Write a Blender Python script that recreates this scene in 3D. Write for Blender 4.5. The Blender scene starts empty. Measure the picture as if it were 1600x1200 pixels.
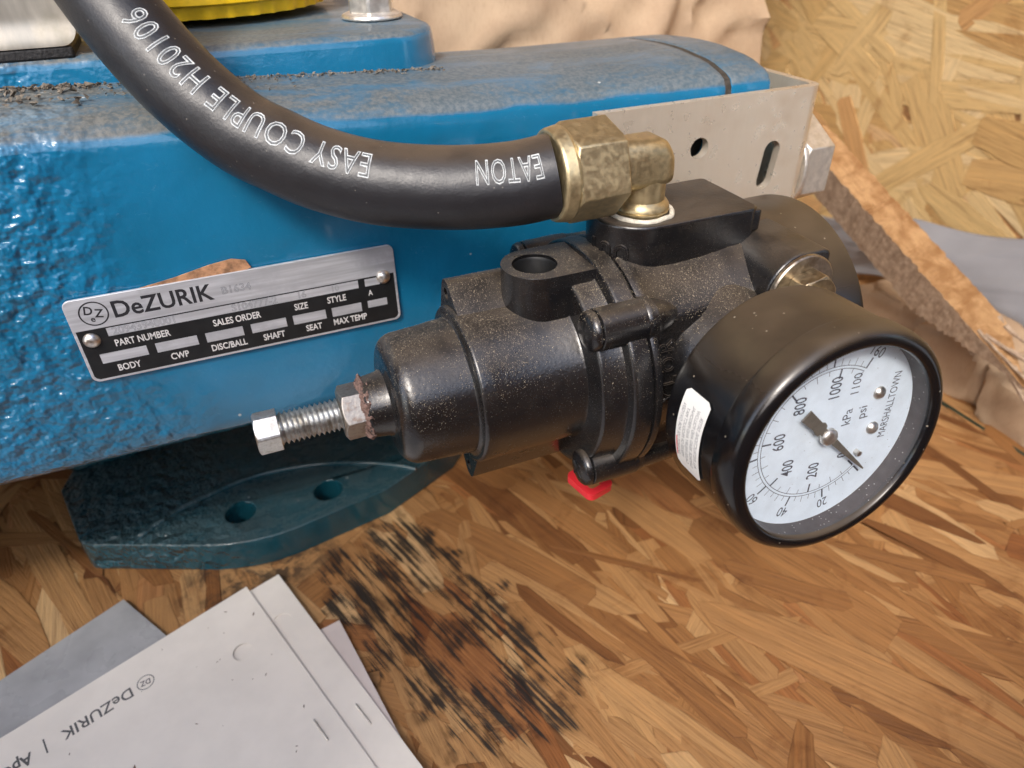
import bpy, bmesh, math, random
from math import radians as RAD, pi as PI, sin, cos, hypot, atan2, sqrt
from mathutils import Vector, Matrix, noise as mnoise
from mathutils.geometry import tessellate_polygon
from mathutils.bvhtree import BVHTree

# ------------------------------------------------------------------ camera, world, sun, exposure
S = bpy.context.scene
COL = S.collection
FLOOR = -190.0                       # all sizes below are in mm, height measured from the lens
def W(p): return Vector((p[0]*.001, p[1]*.001, (p[2]-FLOOR)*.001))
cam = bpy.data.cameras.new('camera'); camo = bpy.data.objects.new('camera', cam); COL.objects.link(camo)
Rt = Vector((0.92204942, -0.38677247, -0.01522913)); Up = Vector((0.23332006, 0.52397109, 0.81915569)); Fw = Vector((0.30884725, 0.75885529, -0.57336901))
M = Matrix.Identity(4)
for i in range(3): M[i][0], M[i][1], M[i][2] = Rt[i], Up[i], -Fw[i]
M.translation = W((0, 0, 0)); camo.matrix_world = M
cam.sensor_width = 36; cam.lens = 24.75; cam.clip_start = .005; cam.clip_end = 500
cam.dof.use_dof = True; cam.dof.focus_distance = .146; cam.dof.aperture_fstop = 21
S.camera = camo
SUN_EL, SUN_AZ = 45.0, 222.0         # azimuth counted clockwise from +Y
wd = bpy.data.worlds.new('World'); S.world = wd; wd.use_nodes = True
nt = wd.node_tree; bg = nt.nodes['Background']; sky = nt.nodes.new('ShaderNodeTexSky')
sky.sky_type = 'NISHITA'; sky.sun_disc = False; sky.sun_elevation = RAD(SUN_EL); sky.sun_rotation = RAD(SUN_AZ)
sky.air_density = 1.0; sky.dust_density = 2.5; sky.ozone_density = 1.0
nt.links.new(sky.outputs[0], bg.inputs[0]); bg.inputs[1].default_value = .15
sl = bpy.data.lights.new('sun', 'SUN'); sl.energy = .9; sl.angle = RAD(10); sl.color = (1, .95, .88)
so = bpy.data.objects.new('sun', sl); COL.objects.link(so); so.location = (0, 0, 2)
sd = Vector((sin(RAD(SUN_AZ))*cos(RAD(SUN_EL)), cos(RAD(SUN_AZ))*cos(RAD(SUN_EL)), sin(RAD(SUN_EL))))
so.rotation_euler = sd.to_track_quat('Z', 'Y').to_euler()
S.view_settings.view_transform = 'Standard'; S.view_settings.look = 'None'; S.view_settings.exposure = 1.38; S.view_settings.gamma = 1
S.render.engine = 'CYCLES'; S.cycles.use_denoising = True
S.cycles.max_bounces = 8; S.cycles.transparent_max_bounces = 12

# ------------------------------------------------------------------ material helpers
class G:
    """a small node-graph writer"""
    def __init__(s, name):
        s.m = bpy.data.materials.new(name); s.m.use_nodes = True; s.t = s.m.node_tree; s.n = s.t.nodes
        s.b = s.n['Principled BSDF']
    def node(s, typ, ins=(), **kw):
        nd = s.n.new('ShaderNode'+typ)
        for k, v in kw.items(): setattr(nd, k, v)
        for k, v in dict(ins).items(): s.put(nd.inputs[k], v)
        return nd
    def put(s, sock, v):
        if isinstance(v, bpy.types.NodeSocket): s.t.links.new(v, sock)
        else:
            if isinstance(v, tuple) and len(v) == 3 and sock.type == 'RGBA': v = v+(1,)
            sock.default_value = v
    def set(s, **kw):
        nm = dict(col='Base Color', rough='Roughness', metal='Metallic', normal='Normal', coat='Coat Weight', coatr='Coat Roughness', spec='Specular IOR Level', alpha='Alpha', trans='Transmission Weight', ior='IOR', sheen='Sheen Weight', sub='Subsurface Weight')
        for k, v in kw.items(): s.put(s.b.inputs[nm[k]], v)
        return s
    def pos(s): return s.node('NewGeometry').outputs['Position']
    def nrm(s): return s.node('NewGeometry').outputs['Normal']
    def scale(s, vec, sc, rot=(0, 0, 0), loc=(0, 0, 0)):
        return s.node('Mapping', {0: vec, 1: loc, 2: rot, 3: sc}).outputs[0]
    def noise(s, vec, sc=1., det=3., rough=.5, dist=0.):
        return s.node('TexNoise', {'Vector': vec, 'Scale': sc, 'Detail': det, 'Roughness': rough, 'Distortion': dist}).outputs[0]
    def voro(s, vec, sc, out=0, **kw):
        return s.node('TexVoronoi', {'Vector': vec, 'Scale': sc}, **kw).outputs[out]
    def ramp(s, f, stops, interp='LINEAR'):
        nd = s.node('ValToRGB', {0: f}); cr = nd.color_ramp; cr.interpolation = interp
        while len(cr.elements) < len(stops): cr.elements.new(.5)
        for e, (p, c) in zip(cr.elements, stops):
            e.position = p; e.color = (c, c, c, 1) if not isinstance(c, tuple) else c+(1,)
        return nd.outputs[0]
    def math(s, op, a, b=0., clamp=False):
        nd = s.node('Math', operation=op, use_clamp=clamp); s.put(nd.inputs[0], a); s.put(nd.inputs[1], b); return nd.outputs[0]
    def mr(s, v, a, b, c=0., d=1., smooth=True):
        nd = s.node('MapRange', {0: v, 1: a, 2: b, 3: c, 4: d}); nd.interpolation_type = 'SMOOTHSTEP' if smooth else 'LINEAR'; return nd.outputs[0]
    def mix(s, f, a, b, mode='MIX'):
        nd = s.node('Mix', data_type='RGBA', blend_type=mode); s.put(nd.inputs[0], f); s.put(nd.inputs[6], a); s.put(nd.inputs[7], b); return nd.outputs[2]
    def sep(s, v): return s.node('SeparateXYZ', {0: v}).outputs
    def bump(s, h, strength=.3, dist=.001, normal=None):
        i = {'Height': h, 'Strength': strength, 'Distance': dist}
        if normal is not None: i['Normal'] = normal
        return s.node('Bump', i).outputs[0]

MM = 1000.0   # world metres to mm for texture scales
def simple(name, col, rough=.5, metal=0., var=.12, sc=.15, bumpy=0., bsc=2., **kw):
    g = G(name); p = g.scale(g.pos(), (MM, MM, MM))
    n = g.noise(p, sc, 4, .6); f = g.mr(n, .3, .7, 1-var, 1+var)
    g.set(col=g.mix(1., col, f, 'MULTIPLY') if var else col, metal=metal, rough=g.mr(g.noise(p, sc*3, 4), .3, .7, max(0, rough-.07), rough+.07))
    if bumpy: g.set(normal=g.bump(g.noise(p, bsc, 3), bumpy, .0003))
    g.set(**kw)
    return g.m

def black_metal():
    g = G('black_powder_coat'); p = g.scale(g.pos(), (MM, MM, MM)); nz = g.sep(g.nrm())[2]
    film = g.math('MULTIPLY', g.mr(nz, .45, 1.0), g.mr(g.noise(p, .13, 5, .6), .3, .62, .3, 1.))
    fine = g.mr(g.noise(p, 4.5, 3, .7), .42, .66)
    film = g.math('MULTIPLY', film, g.math('ADD', .35, g.math('MULTIPLY', fine, .6)), True)
    dots = 0.
    for sc_, th, k, off, ch in ((1.7, .16, 1., 0, 0), (3.4, .2, .8, 7, 1)):
        v = g.node('TexVoronoi', {'Vector': g.scale(p, (1, 1.6, 1), (.3*off, .5, 0), (off, 2*off, off)), 'Scale': sc_})
        d = g.math('MULTIPLY', g.mr(v.outputs[0], th*.55, th, 1, 0), g.math('GREATER_THAN', g.sep(v.outputs[1])[ch], .62)); dots = g.math('ADD', dots, g.math('MULTIPLY', d, k))
    dots = g.math('MULTIPLY', dots, g.math('MULTIPLY', g.mr(nz, -.45, .6, .05, 1.), g.mr(g.noise(p, .2, 4), .35, .65, .15, 1.)), True)
    film = g.math('MAXIMUM', film, g.math('MULTIPLY', g.mr(g.noise(p, .25, 5, .7),   .35, .7), .075)); c = g.mix(g.math('MULTIPLY', film, .85), (.0068, .0068, .0078), (.115, .088, .062)); c = g.mix(g.math('MULTIPLY', dots, .45), c, (.30, .25, .18))
    g.set(col=c, rough=g.math('ADD', .25, g.math('MULTIPLY', g.math('ADD', film, dots), .35), True), spec=.8,
          normal=g.bump(g.math('ADD', g.noise(p, 1.1, 4, .6), g.math('MULTIPLY', dots, .4)), .20, .0003))
    return g.m

def black_gauge_paint():
    g = G('satin_black_gauge'); p = g.scale(g.pos(), (MM, MM, MM)); nz = g.sep(g.nrm())[2]
    film = g.math('MULTIPLY', g.mr(nz, .35, 1.), g.mr(g.noise(p, .07, 4, .6), .3, .65, .55, 1.))
    v = g.node('TexVoronoi', {'Vector': p, 'Scale': .42})
    dot = g.math('MULTIPLY', g.mr(v.outputs[0], .055, .10, 1, 0), g.math('GREATER_THAN', g.sep(v.outputs[1])[0], .6))
    c = g.mix(g.math('MULTIPLY', film, .62), (.005, .005, .006), (.13, .092, .055)); c = g.mix(g.math('MULTIPLY', dot, .7), c, (.38, .32, .24))
    g.set(col=c, rough=g.math('ADD', .17, g.math('MULTIPLY', film, .32)), spec=.55, normal=g.bump(g.noise(p, 2.5, 2), .04, .0002))
    return g.m

def blue_paint(name='blue_enamel', c0=(.006, .124, .236), c1=(.009, .164, .322), dk=1., bk=1.):
    g = G(name); P = g.pos(); p = g.scale(P, (MM, MM, MM)); x, y, z = g.sep(p); nz = g.sep(g.nrm())[2]
    n1 = g.noise(p, .055, 5, .62); n2 = g.noise(p, .9, 4, .65)
    edge = g.math('ADD', nz, g.math('MULTIPLY', g.math('SUBTRACT', n1, .5), .55))
    dust = g.mr(edge, .36, .60); back = g.mr(g.math('ADD', y, g.math('MULTIPLY', n1, 30)), 176, 200, 1., 1.); left = g.mr(x, -60, 70, 1.15, .86, False); patch = g.mr(g.math('ADD', g.noise(g.scale(p, (.7, 1.6, 1)), .07, 5, .65, .6), g.math('MULTIPLY', g.math('SUBTRACT', n2, .5), .25)), .33, .58, .40, .88)
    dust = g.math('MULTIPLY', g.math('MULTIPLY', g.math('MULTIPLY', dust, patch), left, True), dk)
    tint = g.mix(g.mr(n2, .3, .7), (.085, .088, .080), (.185, .180, .158))
    base = g.mix(g.mr(g.noise(p, .03, 3), .3, .7), c0, c1)
    scuff = g.math('MULTIPLY', g.mr(g.noise(g.scale(p, (1, 1, 2.2)), .35, 5, .75, 1.2), .60, .74), .30)
    base = g.mix(scuff, base, (.13, .30, .46))
    v = g.node('TexVoronoi', {'Vector': p, 'Scale': .11}); spot = g.math('MULTIPLY', g.mr(v.outputs[0], .03, .05, 1, 0), g.math('GREATER_THAN', g.sep(v.outputs[1])[0], .45))
    c = g.mix(dust, base, tint); c = g.mix(spot, c, (.45, .48, .48))
    rough_zone = g.mr(g.math('ADD', x, g.math('MULTIPLY', g.noise(p, .04, 2), 40)), -30, 10, 1., .035)
    h = g.math('ADD', g.math('MULTIPLY', g.noise(p, .27, 2, .5), rough_zone), g.math('MULTIPLY', n2, .02)); h = g.math('ADD', h, g.math('MULTIPLY', g.noise(p, .06, 2), .22))
    g.set(col=c, rough=g.math('ADD', .16, g.math('MULTIPLY', dust, .55)), coat=g.math('SUBTRACT', .7, g.math('MULTIPLY', dust, .7)), coatr=.06, spec=.5,
          normal=g.bump(h, 1.0, .0036))
    return g.m

def wood_strand(name, tones, dark=1.0, ink=False, sat=1.0):
    g = G(name)
    at = g.node('Attribute', attribute_name='tone'); r, gg, bb = g.sep(at.outputs['Vector'])
    uv = g.node('UVMap').outputs[0]
    grain = g.noise(g.scale(uv, (.035, 1.1, 1)), 1., 5, .62, .5); streak = g.noise(g.scale(uv, (.012, .33, 1), (0, 0, 0), (3, 9, 0)), 1., 4, .6, .8)
    pore = g.mr(g.noise(g.scale(uv, (.09, 2.6, 1)), 1., 4, .75), .55, .70, 0, .5)
    base = g.ramp(r, tones)
    c = g.mix(1., base, g.ramp(g.math('ADD', g.math('MULTIPLY', grain, .6), g.math('MULTIPLY', streak, .4)), [(.30, (.50, .40, .33)), (.48, (.96, .94, .9)), (.62, (1.14, 1.09, 1.0)), (.75, (1.34, 1.27, 1.12))]), 'MULTIPLY')
    c = g.mix(pore, c, (.11, .048, .018))
    p = g.scale(g.pos(), (MM, MM, MM))
    blot = g.mr(g.noise(p, .045, 5, .65, .7), .54, .72, 0, .55)
    c = g.mix(blot, c, g.mix(1., c, (.50, .36, .26), 'MULTIPLY'))
    edge = g.math('MULTIPLY', g.mr(bb, .15, 1., 0, 1.), g.mr(g.noise(p, .22, 4, .7), .36, .62, .08, .60))
    c = g.mix(edge, c, g.mix(1., c, (.30, .22, .16), 'MULTIPLY'))
    c = g.mix(g.mr(gg, .90, .93, 0, .55), c, g.mix(1., c, (.72, .45, .34), 'MULTIPLY'))
    rough = .62
    if ink:
        ang = RAD(-71)
        q = g.scale(p, (1, 1, 1), (0, 0, 0)); x, y, z = g.sep(q)
        u = g.math('ADD', g.math('MULTIPLY', x, cos(ang)), g.math('MULTIPLY', y, sin(ang)))      # along the streaks
        w = g.math('ADD', g.math('MULTIPLY', x, -sin(ang)), g.math('MULTIPLY', y, cos(ang)))     # across
        # the printed block: centred near (36,143)
        u0 = 29*cos(ang)+140*sin(ang); w0 = -29*sin(ang)+140*cos(ang)
        du = g.math('SUBTRACT', u, u0); dw = g.math('SUBTRACT', w, w0)
        wob = g.math('MULTIPLY', g.math('SUBTRACT', g.noise(g.scale(p, (1, 1, 1)), .06, 3), .5), 26)
        mu = g.mr(g.math('ABSOLUTE', g.math('ADD', du, wob)), 42, 58, 1, 0); mw = g.mr(g.math('ABSOLUTE', g.math('ADD', dw, wob)), 18, 28, 1, 0)
        cv = g.node('CombineXYZ', {0: g.math('MULTIPLY', u, .019), 1: g.math('MULTIPLY', w, .78), 2: 0.}).outputs[0]
        st = g.noise(cv, 1., 4, .66, .25)
        bl = g.noise(g.node('CombineXYZ', {0: g.math('MULTIPLY', u, .075), 1: g.math('MULTIPLY', w, .17), 2: 4.}).outputs[0], 1., 3, .55)
        mk = g.math('MULTIPLY', mu, mw)
        val = g.math('ADD', g.math('MULTIPLY', st, .70), g.math('MULTIPLY', bl, .32))
        fibre = g.noise(g.node('CombineXYZ', {0: g.math('MULTIPLY', u, .06), 1: g.math('MULTIPLY', w, 2.6), 2: 2.}).outputs[0], 1., 3, .7)
        val = g.math('ADD', val, g.math('MULTIPLY', g.math('SUBTRACT', fibre, .5), .20)); val = g.math('ADD', val, g.math('MULTIPLY', g.math('SUBTRACT', g.noise(p, .05, 3), .5), .22))
        inkf = g.math('MULTIPLY', g.mr(g.math('SUBTRACT', val, g.math('MULTIPLY', g.math('SUBTRACT', 1., mk), .22)), .480, .565), g.mr(mk, .02, .3))
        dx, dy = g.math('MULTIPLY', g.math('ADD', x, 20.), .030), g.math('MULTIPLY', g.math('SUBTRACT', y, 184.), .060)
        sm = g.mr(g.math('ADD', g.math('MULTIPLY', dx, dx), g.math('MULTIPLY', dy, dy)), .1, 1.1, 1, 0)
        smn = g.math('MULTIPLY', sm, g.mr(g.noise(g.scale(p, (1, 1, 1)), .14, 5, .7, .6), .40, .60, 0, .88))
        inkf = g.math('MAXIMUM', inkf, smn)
        soak = g.math('MULTIPLY', g.mr(g.math('ADD', bl, g.math('MULTIPLY', g.math('SUBTRACT', g.noise(p, .3, 4, .7), .5), .25)), .46, .62), g.math('MULTIPLY', g.mr(mk, .1, .8), .62)); c = g.mix(soak, c, g.mix(1., c, (.20, .15, .11), 'MULTIPLY'))
        c = g.mix(g.math('MULTIPLY', inkf, .92), c, (.012, .013, .013))
    g.set(col=c, rough=rough, spec=.35, normal=g.bump(g.math('ADD', grain, g.math('MULTIPLY', pore, -.8)), .5, .0009))
    return g.m

def metal(name, col, rough=.3, aniso=None, grime=None, gsc=.1, bump=.05, sc=1.):
    g = G(name); p = g.scale(g.pos(), (MM, MM, MM))
    q = g.scale(p, aniso) if aniso else p
    n = g.noise(q, 1.*sc, 5, .6); c = g.mix(g.mr(n, .3, .7), tuple(k*.82 for k in col), tuple(min(1, k*1.12) for k in col))
    if grime: c = g.mix(g.mr(g.noise(p, gsc, 5, .65), .48, .68, 0, .8), c, grime)
    g.set(col=c, metal=1., rough=g.mr(n, .3, .7, rough-.07, rough+.10), normal=g.bump(n, bump, .0002))
    return g.m

def kraft():
    g = G('kraft_paper'); p = g.scale(g.pos(), (MM, MM, MM))
    c = g.mix(g.mr(g.noise(p, .05, 4), .3, .7), (.40, .285, .19), (.50, .37, .25)); c = g.mix(g.mr(g.noise(g.scale(p, (1, 1, .2)), 1.6, 3), .45, .75, 0, .3), c, (.31, .21, .13))
    g.set(col=c, rough=.8, spec=.2, normal=g.bump(g.noise(p, .5, 4), .12, .0006)); return g.m

def bevel_round(): pass

MBLK = black_metal(); MGAU = black_gauge_paint(); MBLU = blue_paint(); MSHADE = blue_paint('shaded_blue_enamel', (.006, .052, .074), (.008, .072, .100), .30)  # dark teal is the blue enamel with the under-body shade painted in
TONE_F = [(0., (.130, .050, .017)), (.25, (.235, .103, .034)), (.5, (.340, .168, .062)), (.78, (.445, .256, .110)), (1., (.57, .375, .19))]
TONE_W = [(0., (.48, .295, .125)), (.3, (.58, .395, .175)), (.6, (.66, .48, .235)), (1., (.73, .57, .33))]
MOSB = wood_strand('osb_floor_strands', TONE_F, ink=True); MOSW = wood_strand('osb_wall_strands', TONE_W)
MBRASS = metal('aged_brass', (.58, .475, .28), .40, None, (.55, .445, .26), .22, .06, .8); MBRASS.node_tree.nodes['Principled BSDF'].inputs['Metallic'].default_value = .88
MBRS2 = metal('brown_dusty_brass', (.46, .37, .24), .42, None, (.24, .17, .09), .15, .10)
MSTEEL = None
g_ = G('brushed_stainless'); p_ = g_.scale(g_.pos(), (MM, MM, MM)); b_ = g_.noise(g_.scale(p_, (1.2, 1.2, .12)), 1.2, 4, .6)
g_.set(col=g_.mix(g_.mr(g_.noise(p_, .06, 5, .65), .5, .72, 0, .55), g_.mix(b_, (.76, .67, .54), (.83, .74, .61)), (.66, .54, .41)), metal=.62, rough=g_.mr(g_.noise(p_, .3, 4), .3, .7, .26, .40), normal=g_.bump(b_, .03, .0002)); MSTEEL = g_.m
MZINC = metal('zinc_steel', (.78, .75, .70), .36, None, (.72, .68, .62), .08, .03, .5); MZINC.node_tree.nodes['Principled BSDF'].inputs['Metallic'].default_value = .8
MBOLT = metal('galvanised_bolt', (.62, .63, .62), .36, None, (.38, .35, .30), .35, .25, 2.)
MBRK = None

# ------------------------------------------------------------------ mesh helpers (mm in, metres out)
class MB:
    def __init__(s): s.v = []; s.f = []; s.uv = None
    def add(s, vs, fs):
        o = len(s.v); s.v += [tuple(p) for p in vs]; s.f += [tuple(i+o for i in f) for f in fs]; return s
    def build(s, name, mat, parent=None, smooth=35, bevel=0., seg=2, label=None, weld=False):
        org = Vector(parent_loc(parent)) if parent else Vector((0, 0, 0))
        me = bpy.data.meshes.new(name); me.from_pydata([W(p)-org for p in s.v], [], s.f); me.validate()
        bm = bmesh.new(); bm.from_mesh(me)
        if weld: bmesh.ops.remove_doubles(bm, verts=bm.verts, dist=2e-6)
        bmesh.ops.recalc_face_normals(bm, faces=bm.faces); bm.to_mesh(me); bm.free()
        if smooth:
            me.shade_smooth(); me.set_sharp_from_angle(angle=RAD(smooth))
        for m in (mat if isinstance(mat, (list, tuple)) else [mat]): me.materials.append(m)
        o = bpy.data.objects.new(name, me); COL.objects.link(o)
        if parent: o.parent = parent
        if bevel:
            b = o.modifiers.new('bevel', 'BEVEL'); b.width = bevel*.001; b.segments = seg; b.limit_method = 'ANGLE'; b.angle_limit = RAD(32); b.harden_normals = False
        if label: o['label'] = label
        return o
ABS = {}
def parent_loc(p): return ABS.get(p.name, Vector((0, 0, 0)))
def thing(name, label, cat, at, group=None):
    o = bpy.data.objects.new(name, None); COL.objects.link(o); o.location = W(at); ABS[o.name] = W(at)
    o.empty_display_size = .01; o['label'] = label; o['category'] = cat
    if group: o['group'] = group
    return o
def sub(o): ABS[o.name] = parent_loc(o.parent) if o.parent else Vector((0, 0, 0)); return o
def tag(o, label, cat, group=None, kind=None):
    if kind: o['kind'] = kind
    if label: o['label'] = label
    if cat: o['category'] = cat
    if group: o['group'] = group
    return o
def V3(*a): return Vector(a)
class F:
    """a frame: origin and three axes"""
    def __init__(s, o, x, y, z=None): s.o = Vector(o); s.x = Vector(x).normalized(); s.y = Vector(y).normalized(); s.z = Vector(z).normalized() if z else s.x.cross(s.y)
    def __call__(s, a, b, c=0.): return s.o+s.x*a+s.y*b+s.z*c
def lathe(mb, prof, fr, n=72, rfun=None, a0=0., a1=2*PI, cap=True):
    """revolve (s, r) about fr.z"""
    full = abs(a1-a0-2*PI) < 1e-6; m = n if full else n+1
    vs = []; fs = []
    for (s_, r) in prof:
        for k in range(m):
            a = a0+(a1-a0)*k/n; rr = r*(rfun(a, s_, r) if rfun else 1); vs.append(fr(rr*cos(a), rr*sin(a), s_))
    for i in range(len(prof)-1):
        for k in range(n):
            k2 = (k+1) % m; fs.append((i*m+k, i*m+k2, (i+1)*m+k2, (i+1)*m+k))
    if full and cap:
        if prof[0][1] > 1e-6 : fs.append(tuple(range(m))[::-1])
        if prof[-1][1] > 1e-6: fs.append(tuple((len(prof)-1)*m+k for k in range(m)))
    return mb.add(vs, fs)
def ring(mb, prof, fr, n=72):
    """revolved closed profile"""
    vs = []; fs = []; L = len(prof)
    for (s_, r) in prof:
        for k in range(n): a = 2*PI*k/n; vs.append(fr(r*cos(a), r*sin(a), s_))
    for i in range(L):
        j = (i+1) % L
        for k in range(n): k2 = (k+1) % n; fs.append((i*n+k, i*n+k2, j*n+k2, j*n+k))
    return mb.add(vs, fs)
def prism(mb, out, z0, z1, fr, holes=(), depth=None):
    """outline (2D) extruded along fr.z, with through holes (or blind ones)"""
    loops = [list(out)]+[list(h) for h in holes]; flat = [p for l in loops for p in l]
    tri = tessellate_polygon([[Vector((p[0], p[1], 0)) for p in l] for l in loops])
    n = len(flat); vs = [fr(p[0], p[1], z0) for p in flat]+[fr(p[0], p[1], z1) for p in flat]; fs = []
    if len(loops) == 1: fs += [tuple(range(n)), tuple(range(n, 2*n))]
    else: fs += [tuple(t) for t in tri]+[tuple(i+n for i in t) for t in tri]
    o = 0
    for l in loops:
        m = len(l)
        for k in range(m): k2 = (k+1) % m; fs.append((o+k, o+k2, o+k2+n, o+k+n))
        o += m
    return mb.add(vs, fs)
def box(mb, lo, hi, fr=None):
    fr = fr or F((0, 0, 0), (1, 0, 0), (0, 1, 0))
    vs = [fr(x, y, z) for z in (lo[2], hi[2]) for y in (lo[1], hi[1]) for x in (lo[0], hi[0])]
    return mb.add(vs, [(0, 1, 3, 2), (4, 6, 7, 5), (0, 4, 5, 1), (2, 3, 7, 6), (0, 2, 6, 4), (1, 5, 7, 3)])
def circ(cx, cy, r, n=24, a0=0., a1=360.): 
    full = a1-a0 >= 360; m = n if full else n+1
    return [(cx+r*cos(RAD(a0+(a1-a0)*k/n)), cy+r*sin(RAD(a0+(a1-a0)*k/n))) for k in range(m)]
def hexo(R, rot=0., cx=0., cy=0.): return [(cx+R*cos(RAD(60*k+rot)), cy+R*sin(RAD(60*k+rot))) for k in range(6)]
def rrect(x0, y0, x1, y1, r, n=6):
    o = []
    for cx, cy, a in ((x1-r, y0+r, -90), (x1-r, y1-r, 0), (x0+r, y1-r, 90), (x0+r, y0+r, 180)):
        o += [(cx+r*cos(RAD(a+90*k/n)), cy+r*sin(RAD(a+90*k/n))) for k in range(n+1)]
    return o
def hexhead(mb, fr, R, z0, z1, rot=0., chamf=.12):
    """hex prism with its far face chamfered to a circle, as on a bolt head or nut"""
    n = 48; vs = []; fs = []; ap = R*cos(PI/6)
    def hr(a):
        t = (a-RAD(rot)) % (PI/3)-PI/6; return ap/cos(t)
    sg = 1 if z1 > z0 else -1
    rings = [(z0, lambda a: hr(a)), (None, lambda a: hr(a)), (z1, lambda a: min(hr(a), ap*.97))]
    for z, f in rings:
        for k in range(n):
            a = 2*PI*k/n; r = f(a); zz = z if z is not None else z1-sg*(max(0, hr(a)-ap*.97)*.62); vs.append(fr(r*cos(a), r*sin(a), zz))
    for i in range(2):
        for k in range(n): k2 = (k+1) % n; fs.append((i*n+k, i*n+k2, (i+1)*n+k2, (i+1)*n+k))
    fs += [tuple(range(n))[::-1], tuple(2*n+k for k in range(n))]
    return mb.add(vs, fs)
def tube(mb, pts, rad, n=16, cap=True):
    pts = [Vector(p) for p in pts]; vs = []; fs = []; L = len(pts)
    T = [(pts[min(i+1, L-1)]-pts[max(i-1, 0)]).normalized() for i in range(L)]
    u = T[0].orthogonal().normalized()
    for i in range(L):
        u = (u-T[i]*u.dot(T[i])).normalized(); v = T[i].cross(u); r = rad[i] if isinstance(rad, (list, tuple)) else rad
        for k in range(n): a = 2*PI*k/n; vs.append(pts[i]+(u*cos(a)+v*sin(a))*r)
    for i in range(L-1):
        for k in range(n): k2 = (k+1) % n; fs.append((i*n+k, i*n+k2, (i+1)*n+k2, (i+1)*n+k))
    if cap: fs += [tuple(range(n))[::-1], tuple((L-1)*n+k for k in range(n))]
    return mb.add(vs, fs)
def catmull(pts, n=8):
    P = [Vector(p) for p in pts]; P = [P[0]*2-P[1]]+P+[P[-1]*2-P[-2]]; out = []
    for i in range(1, len(P)-2):
        for k in range(n):
            t = k/n; a, b, c, d = P[i-1:i+3]
            out.append(.5*((2*b)+(c-a)*t+(2*a-5*b+4*c-d)*t*t+(3*b-a-3*c+d)*t**3))
    out.append(P[-2]); return out
def text2d(body, size, align='CENTER', sx=1., outline=0., space=1., bold=0., maxlen=None):
    """letters as flat polygons (or as thin outline tubes) in the XY plane, centred vertically"""
    c = bpy.data.curves.new('t', 'FONT'); c.body = body; c.size = 1.; c.align_x = align; c.align_y = 'CENTER'; c.space_character = space
    c.resolution_u = 3; c.offset = bold/size if bold else 0.
    if outline: c.fill_mode = 'NONE'; c.bevel_depth = outline/size; c.bevel_resolution = 1
    o = bpy.data.objects.new('t', c); COL.objects.link(o); bpy.context.view_layer.update()
    me = bpy.data.meshes.new_from_object(o.evaluated_get(bpy.context.evaluated_depsgraph_get()))
    bm = bmesh.new(); bm.from_mesh(me); bpy.data.objects.remove(o); bpy.data.curves.remove(c); bpy.data.meshes.remove(me)
    if maxlen:
        bmesh.ops.triangulate(bm, faces=bm.faces)
        for _ in range(4):
            es = [e for e in bm.edges if e.calc_length()*size > maxlen]
            if not es: break
            bmesh.ops.subdivide_edges(bm, edges=es, cuts=1); bmesh.ops.triangulate(bm, faces=bm.faces)
    bm.verts.ensure_lookup_table()
    vs = [(v.co.x*size*sx, v.co.y*size, v.co.z*size) for v in bm.verts]; fs = [tuple(v.index for v in f.verts) for f in bm.faces]; bm.free()
    return vs, fs
def put_text(mb, body, size, fr, x=0., y=0., rot=0., lift=.03, **kw):
    vs, fs = text2d(body, size, **kw); c, s_ = cos(RAD(rot)), sin(RAD(rot))
    return mb.add([fr(x+v[0]*c-v[1]*s_, y+v[0]*s_+v[1]*c, lift+v[2]) for v in vs], fs)
def grid(mb, nu, nv, fn):
    vs = [fn(i/(nu-1), j/(nv-1)) for j in range(nv) for i in range(nu)]
    return mb.add(vs, [(j*nu+i, j*nu+i+1, (j+1)*nu+i+1, (j+1)*nu+i) for j in range(nv-1) for i in range(nu-1)])
def sheet(mb, out, fr, z0, z1): return prism(mb, out, z0, z1, fr)
def sstep(a, b, x): t = max(0, min(1, (x-a)/(b-a))); return t*t*(3-2*t)
rnd = random.Random(7)

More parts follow.
